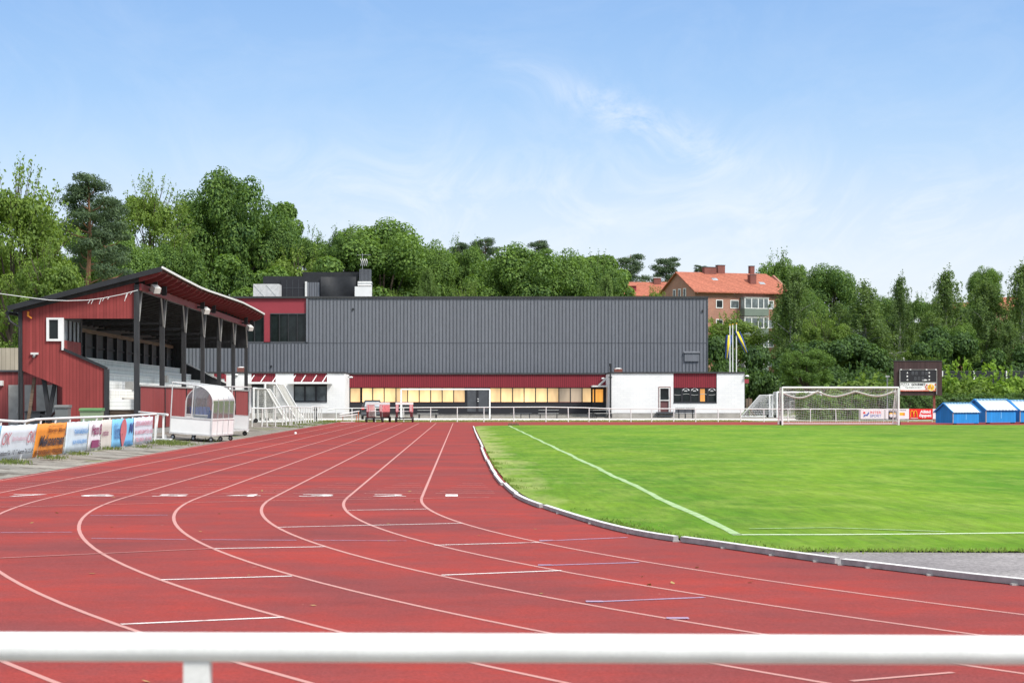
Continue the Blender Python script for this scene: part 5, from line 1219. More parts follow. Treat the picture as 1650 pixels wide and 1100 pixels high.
for y in (2.9, 4.6, 6.3):
    for zz in (ze - .9, ze - 3.4):
        g = MB(); g.box(-.06, .02, y, y + .9, zz, zz + 1.5, 'white_paint'); w = g.build('window', ab); g = MB(); g.box(-.08, -.06, y + .15, y + .75, zz + .12, zz + 1.38, 'glass_dark'); g.build('pane', w)
for k in range(4):
    z = ze - 3.55 - k * 2.85
    g = MB(); g.box(7.4, 11.4, -1.4, -.02, z, z + 1.05, 'balcony_green'); bc = g.build('balcony', ab)
    g = MB(); g.box(7.35, 11.45, -1.45, -.02, z + 2.6, z + 2.75, 'grey_old')
    for x in (7.4, 8.5, 9.6, 10.5, 11.27): g.box(x, x + .13, -1.4, -1.3, z + 1.06, z + 2.6, 'white_paint')
    g.box(7.53, 11.39, -1.395, -1.3, z + 1.06, z + 1.16, 'white_paint'); g.box(7.53, 11.39, -1.395, -1.3, z + 2.5, z + 2.59, 'white_paint'); g.build('balcony_frame', bc)
    g = MB(); g.box(7.5, 11.3, -1.36, -1.33, z + 1.16, z + 2.5, 'glass_grey'); g.box(7.44, 7.47, -1.3, -.1, z + 1.06, z + 2.55, 'glass_pale'); g.build('pane', bc)
ab.location = (at(1120, 284), 284, zt(471, 284) - ze + .2); ab.rotation_euler[2] = a_
# wing roof behind, left
wb = thing('apartment_wing', 'lower brick house with orange roof peeping over the hall left of the apartment house', 'building')
g = MB(); g.box(0, 9, 0, 9, -6, 4.2, 'red_brick'); g.build('wall', wb)
g = MB(); g.prism([(-.4, -.4, 4.1), (9.2, -.4, 4.1), (9.2, 4.5, 6.6), (-.4, 4.5, 6.6)], (0, 0, .18), 'tile_roof'); g.prism([(-.4, 9.4, 4.1), (-.4, 4.5, 6.6), (9.2, 4.5, 6.6), (9.2, 9.4, 4.1)], (0, 0, .18), 'tile_roof'); wr = g.build('roof', wb)
g = MB(); g.box(5.1, 6.2, 3.6, 4.6, 5.8, 7.4, 'dark_brick'); g.box(5.0, 6.3, 3.5, 4.7, 7.402, 7.5, 'white_old'); g.build('chimney', wr)
g = MB(); g.box(.6, 1.8, 1.2, 3.4, 4.9, 5.9, 'red_flat'); g.prism([(.5, 1.0, 5.9), (1.9, 1.0, 5.9), (1.9, 3.8, 6.5), (.5, 3.8, 6.5)], (0, 0, .1), 'tile_roof'); g.build('dormer', wr)
wb.location = (at(1009, 318), 318, zt(454, 322) - 6.78); wb.rotation_euler[2] = R(2)
# houses behind the birches on the right
def house(px0, px1, eave, ridge, Y, wallm, roofm, label, wins, gable=False):
    x0, x1 = at(px0, Y), at(px1, Y); ze_, zr_ = zt(eave, Y), zt(ridge, Y); zb = terr((x0 + x1) / 2, Y) - 1
    h = thing('house', label, 'house', ((x0 + x1) / 2, Y, zb + 1)); g = MB(); D = 8
    g.box(x0, x1, Y, Y + D, zb, ze_, wallm)
    if gable: g.prism([(x0, Y, ze_), (x1, Y, ze_), ((x0 + x1) / 2, Y, zr_)], (0, D, 0), wallm)
    g.build('wall', h); g = MB()
    if gable:
        xm = (x0 + x1) / 2; g.prism([(x0 - .3, Y - .3, ze_ - .12), (xm, Y - .3, zr_ + .03), (xm, Y - .3, zr_ + .2), (x0 - .3, Y - .3, ze_ + .05)], (0, D + .6, 0), roofm); g.prism([(x1 + .3, Y - .3, ze_ - .12), (x1 + .3, Y - .3, ze_ + .05), (xm, Y - .3, zr_ + .2), (xm, Y - .3, zr_ + .03)], (0, D + .6, 0), roofm)
    else:
        g.prism([(x0 - .3, Y - .4, ze_), (x1 + .3, Y - .4, ze_), (x1 + .3, Y + D / 2, zr_), (x0 - .3, Y + D / 2, zr_)], (0, 0, .15), roofm); g.prism([(x0 - .3, Y + D + .4, ze_), (x0 - .3, Y + D / 2, zr_), (x1 + .3, Y + D / 2, zr_), (x1 + .3, Y + D + .4, ze_)], (0, 0, .15), roofm)
    g.build('roof', h)
    for a, t0, w_, hh in wins:
        g = MB(); x = at(a, Y); z = zt(t0, Y); g.box(x, x + w_, Y - .05, Y + .01, z - hh, z, 'white_paint'); w = g.build('window', h); g = MB(); g.box(x + .1, x + w_ - .1, Y - .07, Y - .05, z - hh + .1, z - .1, 'glass_grey'); g.build('pane', w)
house(1532, 1625, 500, 487, 292, 'red_brick', 'tile_roof', 'brick house with orange roof glimpsed between the drooping birches', [(1540, 545, 1.2, 3), (1562, 550, 1, 3), (1590, 575, 1.3, 1.5), (1612, 552, 1.2, 1.5), (1572, 575, 1.2, 1.6)])
house(1626, 1720, 496, 478, 300, 'dark_brick', 'tile_roof', 'brick house with orange roof at the right frame edge behind trees', [(1632, 520, 1.2, 1.4), (1640, 560, 1.4, 1.5)])
house(1455, 1478, 556, 544, 275, 'white_paint', 'white_old', 'small white gabled house glimpsed above the scoreboard', [(1464, 562, 1, 1.2)], True)
house(1408, 1440, 583, 574, 262, 'cream', 'dark_grey', 'pale low house glimpsed left of the scoreboard through the trees', [(1415, 586, 1, 1)])
# ---------------------------------------------------------------- back railing
Yb_ = 144.6
bf = thing('back_railing', 'long white pipe railing running across behind the track in front of the clubhouse', 'railing', (at(560, Yb_), Yb_, 0))
pps = [542, 567, 605, 650.6, 693.6, 736.7, 779.6, 828, 879.6, 915.8, 949, 981.8, 1016.7, 1050, 1085.5, 1121, 1157.3, 1193.6, 1231, 1270, 1306, 1347, 1385, 1424, 1463, 1502, 1541, 1580, 1620, 1660, 1700]
rt = [(528, 660.5), (542, 657.8), (693, 656.3), (780, 656), (880, 655.6), (940, 656.6), (981, 658), (1200, 658.6), (1400, 659), (1720, 659.5)]
g = MB(); g.tube([P(a, c_, Yb_) for a, c_ in rt], .036, 'white_rail', 8); g.build('rail', bf)
rty = lambda p: float(np.interp(p, [a for a, _ in rt], [c_ for _, c_ in rt]))
for p in pps:
    x = at(p, Yb_); g = MB(); g.tube([(x, Yb_, -.05), (x + random.uniform(-.02, .02), Yb_, zt(rty(p), Yb_))], .035, 'white_rail', 6); g.build('post', bf)
# side railing along the straight, left
sx = -10.35
sr = thing('side_railing', 'old white railing with closely foreshortened posts running along the gravel beside the straight', 'railing', (sx, 125, 0))
g = MB(); pts = [(-11.35, 104.4, 1.18), (-10.9, 107, 1.15), (-10.6, 110, 1.17), (sx, 114, 1.26), (sx, 120, 1.18), (sx, 128, 1.16), (sx, 132, 1.12), (sx, 135, 1.18), (sx, 140, 1.14), (at(528, Yb_), Yb_, 1.1)]
g.tube(pts, .035, 'white_rail', 8); g.build('rail', sr)
for x, y in [(-11.3, 104.4), (-10.95, 106.4), (-10.85, 107.6), (-10.6, 110)] + [(sx, 112 + 2.05 * i) for i in range(16)]:
    z0 = terr(x, y); g = MB(); g.tube([(x + random.uniform(-.05, .05), y, z0 - .1), (x, y, 1.15)], .035, 'white_old', 6); g.box(x - .12, x + .12, y - .12, y + .12, z0 - .05, z0 + .04, 'concrete'); g.build('post', sr)
g = MB(); x, y = at(509, 143), 142.6; g.box(x - .09, x + .09, y - .05, y + .05, 0, 1.1, 'dark_grey'); g.box(x - .12, x + .12, y - .09, y - .05, .25, .38, 'black_paint'); g.box(x - .12, x + .12, y - .09, y - .05, .85, .98, 'black_paint'); tag(g.build('gate_post'), 'dark square gate post standing in the railing corner', 'post')
# advertising boards on the back railing
def board(p0, p1, mat, label, z0=.22, z1=.98):
    b_ = thing('advertising_board', label, 'sign', (at(p0, Yb_), Yb_ - .08, 0), 0, 'advertising boards on the back railing')
    g = MB(); g.box(at(p0, Yb_), at(p1, Yb_), Yb_ - .10, Yb_ - .06, z0, z1, mat); g.build('panel', b_); return b_
def bl_(b_, s, p0, p1, y0, y1, ink, **k):
    z0, z1 = zt(y1, Yb_), zt(y0, Yb_); lettering(s, (at(p0, Yb_), Yb_ - .104, z0), (1, 0, 0), (0, 0, 1), at(p1, Yb_) - at(p0, Yb_), z1 - z0, ink, b_, **k)
b1 = board(1386, 1425, 'sign_white', 'white advertising board reading INTER SPORT beside a blue wave')
bl_(b1, 'INTER', 1401.5, 1419.5, 662.3, 666.4, 'sign_red', bold=.01); bl_(b1, 'SPORT', 1401.5, 1419.5, 667.4, 671.8, 'sign_blue', bold=.01)
g = MB(); g.disc((at(1392, Yb_), Yb_ - .11, zt(664.5, Yb_)), .085, (0, 1, 0), .012, 'sign_red', 16); g.build('logo', b1)
g = MB(); g.prism([P(a, c_, Yb_ - .102) for a, c_ in ((1391.5, 669), (1393.5, 667.6), (1396, 668), (1400, 663), (1400.5, 666.2), (1397.5, 670), (1394.5, 669.6), (1391.8, 672.2))], (0, -.008, 0), 'sign_blue'); g.build('logo', b1)
b2 = board(1426, 1464.3, 'sign_white', 'white advertising board with a black square picture and a yellow and orange panel')
bl_(b2, 'GRUFFES GOLFBANA', 1431, 1460, 659.8, 661.6, 'sign_black', bold=.02)
def brect(b_, p0, p1, y0, y1, mat, dy=0, nm='picture_panel'):
    g = MB(); g.box(at(p0, Yb_), at(p1, Yb_), Yb_ - .106 - dy, Yb_ - .101 - dy, zt(y1, Yb_), zt(y0, Yb_), mat); g.build(nm, b_)
brect(b2, 1431, 1445, 662, 675, 'sign_black'); brect(b2, 1446, 1458, 664, 675, 'banner_pure'); brect(b2, 1449, 1457.5, 664.5, 669, 'sign_yellow', .006); brect(b2, 1455, 1457.5, 664.5, 669, 'banner_orange', .012)
for p, y_ in ((1435.3, 667), (1440.7, 667.3)):
    g = MB(); g.disc((at(p, Yb_), Yb_ - .112, zt(y_, Yb_)), .13, (0, 1, 0), .01, 'sign_yellow', 16); g.disc((at(p, Yb_), Yb_ - .118, zt(y_ + 2.2, Yb_)), .125, (0, 1, 0), .01, 'sign_white', 16); g.build('logo', b2)
bl_(b2, 'PARK - CAFE', 1432, 1444, 672.5, 674.3, 'sign_white')
b3 = board(1464.6, 1502.3, 'sign_red', 'red advertising board with golden arches reading Alltid öppet')
bl_(b3, 'Alltid', 1481.5, 1499, 660.6, 665.6, 'sign_white', bold=.05); bl_(b3, 'öppet', 1480.5, 1500.5, 666.6, 673, 'sign_white', bold=.05)
g = MB()
for s in (-1, 1):
    c0 = 1472.3 + s * 2.75; g.tube([P(c0 + 2.6 * math.cos(a), 671.5 - 10.2 * math.sin(a) ** .75, Yb_ - .12) for a in np.linspace(0, math.pi, 15)], .026, 'sign_yellow', 6)
g.build('logo', b3)
bl_(b3, "McDonald's", 1467, 1478.5, 672.3, 674.2, 'sign_white', bold=.03)
b4 = board(1502.6, 1540, 'sign_white', 'white advertising board half hidden behind the first blue booth')
bl_(b4, 'TT', 1505, 1510, 663, 667, 'sign_blue')
# ---------------------------------------------------------------- nets & goals
def netpatch(g, A, B, C_, D_, cell=.14, sag_=.0, r=.006, mat='net', nrm=(0, 0, 0)):
    """net between quad corners A(bottom-left) B(bottom-right) C(top-right) D(top-left)"""
    A, B, C_, D_ = map(Vector, (A, B, C_, D_)); nrm = Vector(nrm)
    nu = max(2, int((B - A).length / cell)); nv = max(2, int((D_ - A).length / cell))
    def pt(u, v): return A.lerp(B, u).lerp(D_.lerp(C_, u), v) + nrm * (sag_ * math.sin(math.pi * v) * (0.7 + .3 * math.sin(u * 9))) + Vector((0, 0, -1)) * (.04 * abs(math.sin(u * 3.5 * math.pi)) * v)
    for i in range(nu + 1):
        g.tube([pt(i / nu, j / 5) for j in range(6)], r, mat, 3, False)
    for j in range(nv + 1):
        g.tube([pt(i / 14, j / nv) for i in range(15)], r, mat, 3, False)
def goal(label, W, H, Dt, Db, loc, rz, net='net', r=.06, cell=.15, swag=False, wheels=True, nr=.006, name='football_goal', group=None, nonet=False):
    """local: mouth along +x at y=0, depth towards +y"""
    o = thing(name, label, 'goal', (0, 0, 0), 0, group)
    g = MB(); g.tube([(0, 0, 0), (0, 0, H), ], r, 'white_rail', 10); g.build('post', o)
    g = MB(); g.tube([(W, 0, 0), (W, 0, H)], r, 'white_rail', 10); g.build('post', o)
    g = MB(); g.tube([(0, 0, H), (W, 0, H)], r, 'white_rail', 10); g.build('crossbar', o)
    g = MB()
    for x in (0, W):
        g.tube([(x, 0, H), (x, Dt, H - .02)], r * .5, 'white_rail', 6) if Dt > .1 else None
        g.tube([(x, Dt, H - .02), (x, Db, .08)], r * .5, 'white_rail', 6); g.tube([(x, 0, .06), (x, Db, .06)], r * .55, 'white_rail', 6)
    g.tube([(0, Db, .07), (W, Db, .07)], r * .55, 'white_rail', 6); g.build('back_frame', o)
    if not nonet:
        g = MB(); vb = Vector((0, 1, 0))
        if swag:
            # top edge of the rear net hangs in swags between support points
            n_ = 46; tops = []
            for i in range(n_ + 1):
                u = i / n_; ph = (u * 3.02 + .02) % 1.0; tops.append(Vector((W * u, Dt, H - .22 - .42 * math.sin(math.pi * ph) ** 1.1 * (.8 + .2 * math.sin(u * 7)))))
            for k in range(3): g.tube([p + Vector((0, .02 * k, -.03 * k)) for p in tops], .028, net, 5, False)
            nu = int(W / cell)
            tp = lambda u: tops[min(n_, int(round(u * n_)))]
            for i in range(nu + 1):
                u = i / nu; a = Vector((W * u, Db, .1)); t_ = tp(u); g.tube([a.lerp(t_, v) + vb * (.12 * math.sin(math.pi * v)) for v in (0, .25, .5, .75, 1)], nr, net, 3, False)
                g.tube([t_, Vector((W * u, 0, H))], nr, net, 3, False)
            nv = int(H / cell)
            for j in range(nv + 1):
                v = j / nv; pts = []
                for i in range(31): u = i / 30; a = Vector((W * u, Db, .1)); pts.append(a.lerp(tp(u), v) + vb * (.12 * math.sin(math.pi * v)))
                g.tube(pts, nr, net, 3, False)
            for j in range(1, 5):
                q = j / 5; g.tube([tp(i / 30).lerp(Vector((W * i / 30, 0, H)), q) for i in range(31)], nr, net, 3, False)
            for x in (0, W): netpatch(g, (x, 0, .1), (x, Db, .1), (x, Dt, H - .25), (x, 0, H), cell, .1, nr, net, (1 if x == 0 else -1, 0, 0))
        else:
            netpatch(g, (0, Db, .1), (W, Db, .1), (W, Dt, H - .03), (0, Dt, H - .03), cell, -.12, nr, net, (0, 1, 0))
            if Dt > .1: netpatch(g, (0, Dt, H - .03), (W, Dt, H - .03), (W, 0, H), (0, 0, H), cell, .06, nr, net, (0, 0, -1))
            for x in (0, W): netpatch(g, (x, 0, .1), (x, Db, .1), (x, Dt, H - .05), (x, 0.02, H - .02), cell, .05, nr, net, (1 if x == 0 else -1, 0, 0))
        g.build('net', o)
    if wheels:
        for x, y in ((-.1, .15), (W + .1, .15)):
            g = MB(); g.disc((x, y, .14), .14, (1, 0, 0), .07, 'rubber', 12); g.build('wheel', o)
    o.location = loc; o.rotation_euler[2] = rz; return o
goal('big white football goal with its net hanging in swags, left of the scoreboard', 7.52, 2.42, .9, 1.7, (at(1260.5, 125.6), 125.6, 0), R(0), swag=True, cell=.15, nr=.0065, r=.065)
goal('white football goal frame without net in front of the lit clubhouse windows', 7.32, 2.50, .7, 2.0, (at(646, 160), 160, .02), R(-1.5), nonet=True, group='spare football goals')
goal('small youth goal with grey net beside the grandstand end', 5.0, 2.14, .8, 2.0, (at(408.5, 121), 121, terr(-13, 121)), R(93), 'net_old', .07, .12, nr=.008).scale = (1, -1, 1)
goal('full-size spare goal with grey net behind the small youth goal', 7.32, 2.50, .7, 2.1, (at(427, 127), 127, terr(-13, 127)), R(91), 'net_old', .075, .13, nr=.008).scale = (1, -1, 1)
goal('training goal with slanting net at the right corner of the clubhouse', 5.0, 2.05, .9, 2.6, (at(1240, 178), 178, 0.05), R(78), 'net', .08, .16, nr=.010)
goal('training goal behind the left post of the big goal, net pulled tight', 5.0, 2.3, .5, 1.2, (at(1252, 176), 176, 0.05), R(28), 'net', .08, .14, nr=.009)
g = MB(); 
x0, x1 = at(1273, 170), at(1292, 170)
for x in (x0, x1):
    g.tube([(x, 170, 0.05), (x, 170, zt(645, 170))], .035, 'grey_old', 6); g.tube([(x - .5, 169.7, .03), (x, 170, .6), (x + .5, 170.2, .03)], .025, 'grey_old', 5)
g.tube([(x0, 170, zt(646, 170)), (x1, 170, zt(646, 170))], .03, 'grey_old', 6); g.tube([(x0, 170, .3), (x1, 170, .3)], .025, 'grey_old', 6)
tag(g.build('high_jump_stand'), 'thin grey metal stand seen through the left half of the big goal net', 'stand')
# ---------------------------------------------------------------- hurdle trolleys
def trolley():
    o = thing('hurdle_trolley', '', 'trolley'); L = 2.2; W = 1.22
    g = MB(); g.bar((-W / 2 + .06, 0, .32), (-W / 2 + .06, L, .32), .07, .09, 'black_paint'); g.bar((W / 2 - .06, 0, .32), (W / 2 - .06, L, .32), .07, .09, 'black_paint'); g.bar((-W / 2, .1, .30), (W / 2, .1, .30), .07, .07, 'black_paint'); g.bar((-W / 2, L - .1, .30), (W / 2, L - .1, .30), .07, .07, 'black_paint')
    g.bar((-W / 2 + .05, 0, .18), (W / 2 - .05, 0, .18), .05, .05, 'black_paint'); g.build('chassis', o)
    for x in (-1, 1):
        for y in (.08, L - .1):
            g = MB(); g.disc((x * (W / 2 + .0), y, .2), .2, (1, 0, 0), .1, 'rubber', 14); g.disc((x * (W / 2 + .0), y, .2), .09, (1, 0, 0), .12, 'grey_metal', 10); g.build('wheel', o)
    for k in range(7):
        y = .02 + k * .34
        h = MB(); h.box(-.62, .62, y, y + .025, 1.28, 1.45, 'white_rail'); h.build('hurdle_board', o)
        h = MB()
        for s in (-1, 1): h.bar((s * .56, y + .05, .38), (s * .56, y + .05, 1.3), .035, .035, 'white_old', (0, 1, 0)); h.bar((s * .56, y + .0, .38), (s * .56, y + .3, .38), .05, .05, 'red_paint')
        h.bar((-.56, y + .05, .80), (.56, y + .05, .80), .03, .035, 'white_rail', (0, 1, 0)); h.build('hurdle_frame', o)
    for s in (-1, 1):
        g = MB(); g.box(s * .6 - .012, s * .6 + .012, .1, L - .1, .75, 1.27, 'pink_board'); g.box(s * .6 - .014, s * .6 + .014, .1, L - .1, .38, .74, 'maroon')
        g.box(min(s * .40, s * .585), max(s * .40, s * .585), -.01, .012, .76, 1.27, 'pink_board'); g.box(min(s * .44, s * .585), max(s * .44, s * .585), -.01, .012, .38, .74, 'maroon'); g.build('side_board', o)
        for q in range(3):
            g = MB(); g.box(s * (.47 + q * .04) - .008, s * (.47 + q * .04) + .008, -.016, -.012, .8, 1.24, 'white_rail'); g.build('stripe', o)
    return o
t1 = trolley(); t1.location = (at(651, 141.5), 141.5, .01); t1['label'] = 'hurdle trolley seen end on, right of the parked car, stacked with white topped hurdles'
t2 = copy_tree(t1); t2.location = (at(603, 141.5), 141.5, .01); t2.rotation_euler[2] = R(-13); t2['label'] = 'hurdle trolley with white boards standing turned right in front of the parked car'
for t_ in (t1, t2): t_['category'] = 'trolley'; t_['group'] = 'hurdle trolleys on the track'
# plank bench with red legs
pb_ = thing('plank_bench', 'white plank bench with rusty red legs left of the hurdle trolleys', 'bench', (at(562, 146), 142.6, 0))
g = MB(); g.bar(P(547, 667, 142.6), P(579, 662, 142.9), .3, .06, 'white_paint'); g.build('seat', pb_); g = MB(); g.bar(P(547, 670.5, 142.4), P(576, 667, 142.6), .3, .06, 'white_paint'); g.build('seat', pb_)
g = MB(); g.bar(P(549, 679.5, 142.5), P(572, 679, 142.5), .2, .04, 'white_old'); g.build('seat', pb_)
for a, c_ in ((552.5, 669), (574.5, 667), (577.5, 663)):
    g = MB(); g.bar(P(a, c_, 142.7), P(a, 679.8, 142.7), .05, .05, 'orange_metal', (0, 1, 0)); g.build('leg', pb_)
# parked car (rear view)
car = thing('parked_car', 'dark estate car with roof rails parked behind the railing, seen from behind', 'car')
def section(z): return [(-1, z), (1, z)]
g = MB(); prof = [(0.0, .42, .86), (0.0, .75, .90), (.05, 1.0, .90), (.28, 1.02, .88)]
hwid = [(.30, .84), (.45, .90), (.75, .92), (.98, .90), (1.35, .78), (1.52, .68), (1.60, .55)]
def rear_y(z): return 0 if z < 1.0 else (z - 1.0) * .55
vs = []; L = 4.4
rings = []
for y_, zsc, wsc, ztop in ((0, 1, .97, 1.6), (.12, 1, 1, 1.6), (.9, 1, 1, 1.63), (2.2, 1, 1, 1.6), (3.0, 1, 1, 1.02), (4.1, 1, .97, .9), (4.4, 1, .88, .75)):
    ring = []
    for z, w_ in hwid:
        zz = min(z, ztop) if ztop < 1.3 else z * ztop / 1.6; ww = (w_ if zz == z or ztop > 1.3 else .86) * wsc; ring.append((-ww, zz))
    ring = ring + [(-a, c_) for a, c_ in ring[::-1]]
    rings.append([(a, y_ + (rear_y(c_) if y_ < .5 else 0), c_) for a, c_ in ring])
n_ = len(rings[0])
vs = [p for r_ in rings for p in r_]
fs = [(i * n_ + k, (i + 1) * n_ + k, (i + 1) * n_ + (k + 1) % n_, i * n_ + (k + 1) % n_) for i in range(len(rings) - 1) for k in range(n_)] + [tuple(range(n_)), tuple(reversed(range(len(vs) - n_, len(vs))))]
g.faces(vs, fs, 'car_body'); g.build('body', car)
g = MB(); g.prism([(-.66, -.012 + rear_y(1.06), 1.06), (.66, -.012 + rear_y(1.06), 1.06), (.56, -.012 + rear_y(1.48), 1.48), (-.56, -.012 + rear_y(1.48), 1.48)], (0, -.02, 0), 'glass_pale'); g.build('rear_window', car)  # pale glass colour stands in for a bright reflection
for s in (-1, 1):
    g = MB(); g.prism([(s * .86, .6, 1.05), (s * .86, 2.6, 1.05), (s * .745, 2.1, 1.45), (s * .745, .8, 1.45)][::s], (s * .01, 0, .004), 'glass_dark'); g.build('side_window', car)
    g = MB(); x0, x1 = sorted((s * .68, s * .91)); g.box(x0, x1, -.05, .1, .84, 1.02, 'tail_red'); g.build('tail_light', car)
    g = MB(); g.tube([(s * .62, .6, 1.6), (s * .62, .7, 1.70), (s * .62, 2.1, 1.70), (s * .62, 2.2, 1.58)], .025, 'grey_metal', 6); g.build('roof_rail', car)
    for y in (.85, 3.5):
        g = MB(); g.disc((s * .82, y, .32), .32, (1, 0, 0), .2, 'rubber', 18); w = g.build('wheel', car); g = MB(); g.disc((s * .84, y, .32), .19, (1, 0, 0), .2, 'alu', 12); g.build('rim', w)
    g = MB(); g.bar((s * .9, 2.75, 1.0), (s * 1.05, 2.75, 1.04), .12, .14, 'car_body'); g.build('mirror', car)
g = MB(); g.box(-.88, .88, -.07, .05, .42, .62, 'dark_grey'); g.build('bumper', car)
g = MB(); g.box(-.6, .6, -.03, -.004, .63, .98, 'car_body'); tg = g.build('tailgate_panel', car); g = MB(); g.box(-.26, .26, -.05, -.031, .72, .84, 'sign_white'); g.build('number_plate', tg)
car.location = (at(600, 163), 163, .01); car.rotation_euler[2] = R(3)
# picnic tables / bike racks behind railing
def ptable():
    o = thing('picnic_table', '', 'table')
    g = MB(); g.box(-.9, .9, -.35, .35, .72, .76, 'grey_old'); g.build('table_top', o)
    for s in (-1, 1):
        g = MB(); g.box(-.9, .9, s * .75 - .13, s * .75 + .13, .42, .46, 'grey_old'); g.build('bench_seat', o)
        g = MB(); g.tube([(s * .75, -.75, .44), (s * .75, -.75, .02), (s * .75, .75, .02), (s * .75, .75, .44)], .03, 'black_paint', 6); g.tube([(s * .75, -.3, .72), (s * .75, .3, .02)], .03, 'black_paint', 6); g.tube([(s * .75, .3, .72), (s * .75, -.3, .02)], .03, 'black_paint', 6); g.build('leg_frame', o)
    return o
pt0 = ptable()
for i, (px, Y, r_, lab) in enumerate(((689, 172, 5, 'dark metal picnic table behind the railing just right of the hurdle trolleys'), (884, 174, -4, 'dark metal picnic table under the dimmer clubhouse windows'), (968, 176, 20, 'dark metal picnic table beside the black flue pipe'))):
    o = pt0 if i == 0 else copy_tree(pt0); o.location = (at(px, Y), Y, .01); o.rotation_euler[2] = R(r_); o['label'] = lab; o['category'] = 'table'; o['group'] = 'picnic tables in front of the clubhouse'
def tbench(px0, px1, Y, label, topz=.46, back=False, mat='grey_old'):
    x0, x1 = at(px0, Y), at(px1, Y); o = thing('garden_bench', label, 'bench', ((x0 + x1) / 2, Y, 0))
    g = MB(); g.box(x0, x1, Y, Y + .45, topz, topz + .06, mat); g.build('seat', o)
    if back: 
        xm = (x0 + x1) / 2; g = MB(); g.box(x0, xm - .03, Y + .45, Y + .52, topz + .1, topz + .55, mat); g.box(xm + .03, x1, Y + .45, Y + .52, topz + .1, topz + .55, mat); g.build('backrest', o)
    for x in (x0 + .3, (x0 + x1) / 2, x1 - .2):
        g = MB(); g.bar((x, Y + .1, 0), (x, Y + .1, topz), .06, .06, 'black_paint', (0, 1, 0)); g.bar((x, Y + .48, 0), (x, Y + .48, topz + (.5 if back else 0)), .06, .06, 'black_paint', (0, 1, 0)); g.build('leg', o)
tbench(1089, 1120.5, 172, 'dark bench with backrest below the emblem windows of the clubhouse', .42, True, 'dark_grey')
tbench(822, 857, 174, 'low dark bench against the clubhouse, between entrance doors and picnic table', .42, False, 'dark_grey')
# ---------------------------------------------------------------- scoreboard
Ysb = 154.0
sb_ = thing('scoreboard', 'brown timber scoreboard with a dark display and a pizza advertisement above the hedge', 'scoreboard', (at(1479, Ysb), Ysb, 0))
q = lambda p: at(p, Ysb); qz = lambda p: zt(p, Ysb)
g = MB(); g.box(q(1440.5), q(1518), Ysb, Ysb + .15, qz(637), qz(581.5), 'brown_boards'); g.box(q(1440), q(1518.5), Ysb - .05, Ysb + .2, qz(581.4), qz(580.6), 'dark_grey'); pn = g.build('panel', sb_)
for p in (1449, 1506.5):
    g = MB(); g.box(q(p) - .08, q(p) + .08, Ysb + .16, Ysb + .34, 0, qz(600), 'post_rust'); g.build('post', sb_)
g = MB(); g.box(q(1449.5), q(1508.7), Ysb - .16, Ysb - .01, qz(615), qz(595.5), 'sign_black'); ds = g.build('display', sb_)
g = MB()
for a in ((1449, 1449.8, 635, 595), (1508.2, 1509, 635, 595), (1449.8, 1508.2, 595.6, 595)): g.box(q(a[0]), q(a[1]), Ysb - .18, Ysb - .0, qz(a[2]), qz(a[3]), 'grey_old')
g.build('frame', ds)
g = MB()
for p in (1451, 1466, 1492, 1507): g.box(q(p) - .06, q(p) + .06, Ysb - .22, Ysb - .16, qz(596), qz(594.6), 'white_rail')
g.build('bracket', ds)
def sbt(s, p0, p1, y0, y1, ink='sign_white', par=None, dy=.165, **k): lettering(s, (q(p0), Ysb - dy, qz(y1)), (1, 0, 0), (0, 0, 1), q(p1) - q(p0), qz(y0) - qz(y1), ink, par or ds, **k)
for i, y_ in enumerate((599.2, 604.8, 610.6)):
    sbt('ABC'[i], 1460.2, 1462.6, y_, y_ + 2.4, bold=.08); sbt('DEF'[i], 1495.6, 1497.8, y_, y_ + 2.4, bold=.08)
sbt('min', 1485, 1493.2, 610.6, 613.2, bold=.06)
for i, (p, y_) in enumerate([(1468, 598), (1474, 598), (1484, 598), (1490, 598), (1472, 606.5), (1478, 606.5), (1484, 606.5)]): sbt('8', p, p + 4.2, y_, y_ + 6, 'dark_grey', bold=.02)
g = MB(); g.box(q(1449.2), q(1508.8), Ysb - .1, Ysb - .02, qz(630), qz(615.2), 'sign_white'); ad = g.build('advertisement', sb_)
g = MB(); g.box(q(1449.2), q(1508.8), Ysb - .108, Ysb - .1, qz(630), qz(628.2), 'tomato'); g.build('colour_block', ad)
sbt('PIZZA', 1451, 1465, 617.3, 621.3, 'sign_black', ad, .105, bold=.0); sbt('GOURMET', 1468, 1490.8, 617.3, 621.3, 'sign_black', ad, .105, bold=.04)
sbt('Tel 0454-31217', 1458, 1484.5, 623, 625.3, 'sign_black', ad, .105, bold=.01); sbt('www.pizzagourmet.se', 1455, 1487, 628.5, 629.6, 'sign_white', ad, .112)
g = MB(); cxp, czp = q(1499.5), qz(624); g.disc((cxp, Ysb - .112, czp), .30, (0, 1, 0), .02, 'cream', 24); g.disc((cxp, Ysb - .12, czp), .25, (0, 1, 0), .02, 'sign_yellow', 24)
for i in range(16):
    a = i * 2.4; r_ = .05 + .19 * ((i * 7) % 10) / 10; g.disc((cxp + r_ * math.cos(a), Ysb - .13, czp + r_ * math.sin(a)), .035, (0, 1, 0), .012, ['tomato', 'herb', 'tomato', 'sign_white'][i % 4], 8)
for dx, dz in ((-.36, -.1), (-.33, .2), (.36, .22), (.38, -.12), (-.42, .05)): g.disc((cxp + dx, Ysb - .115, czp + dz), .07, (0, 1, 0), .012, 'tomato', 10)
g.build('pizza_picture', ad)
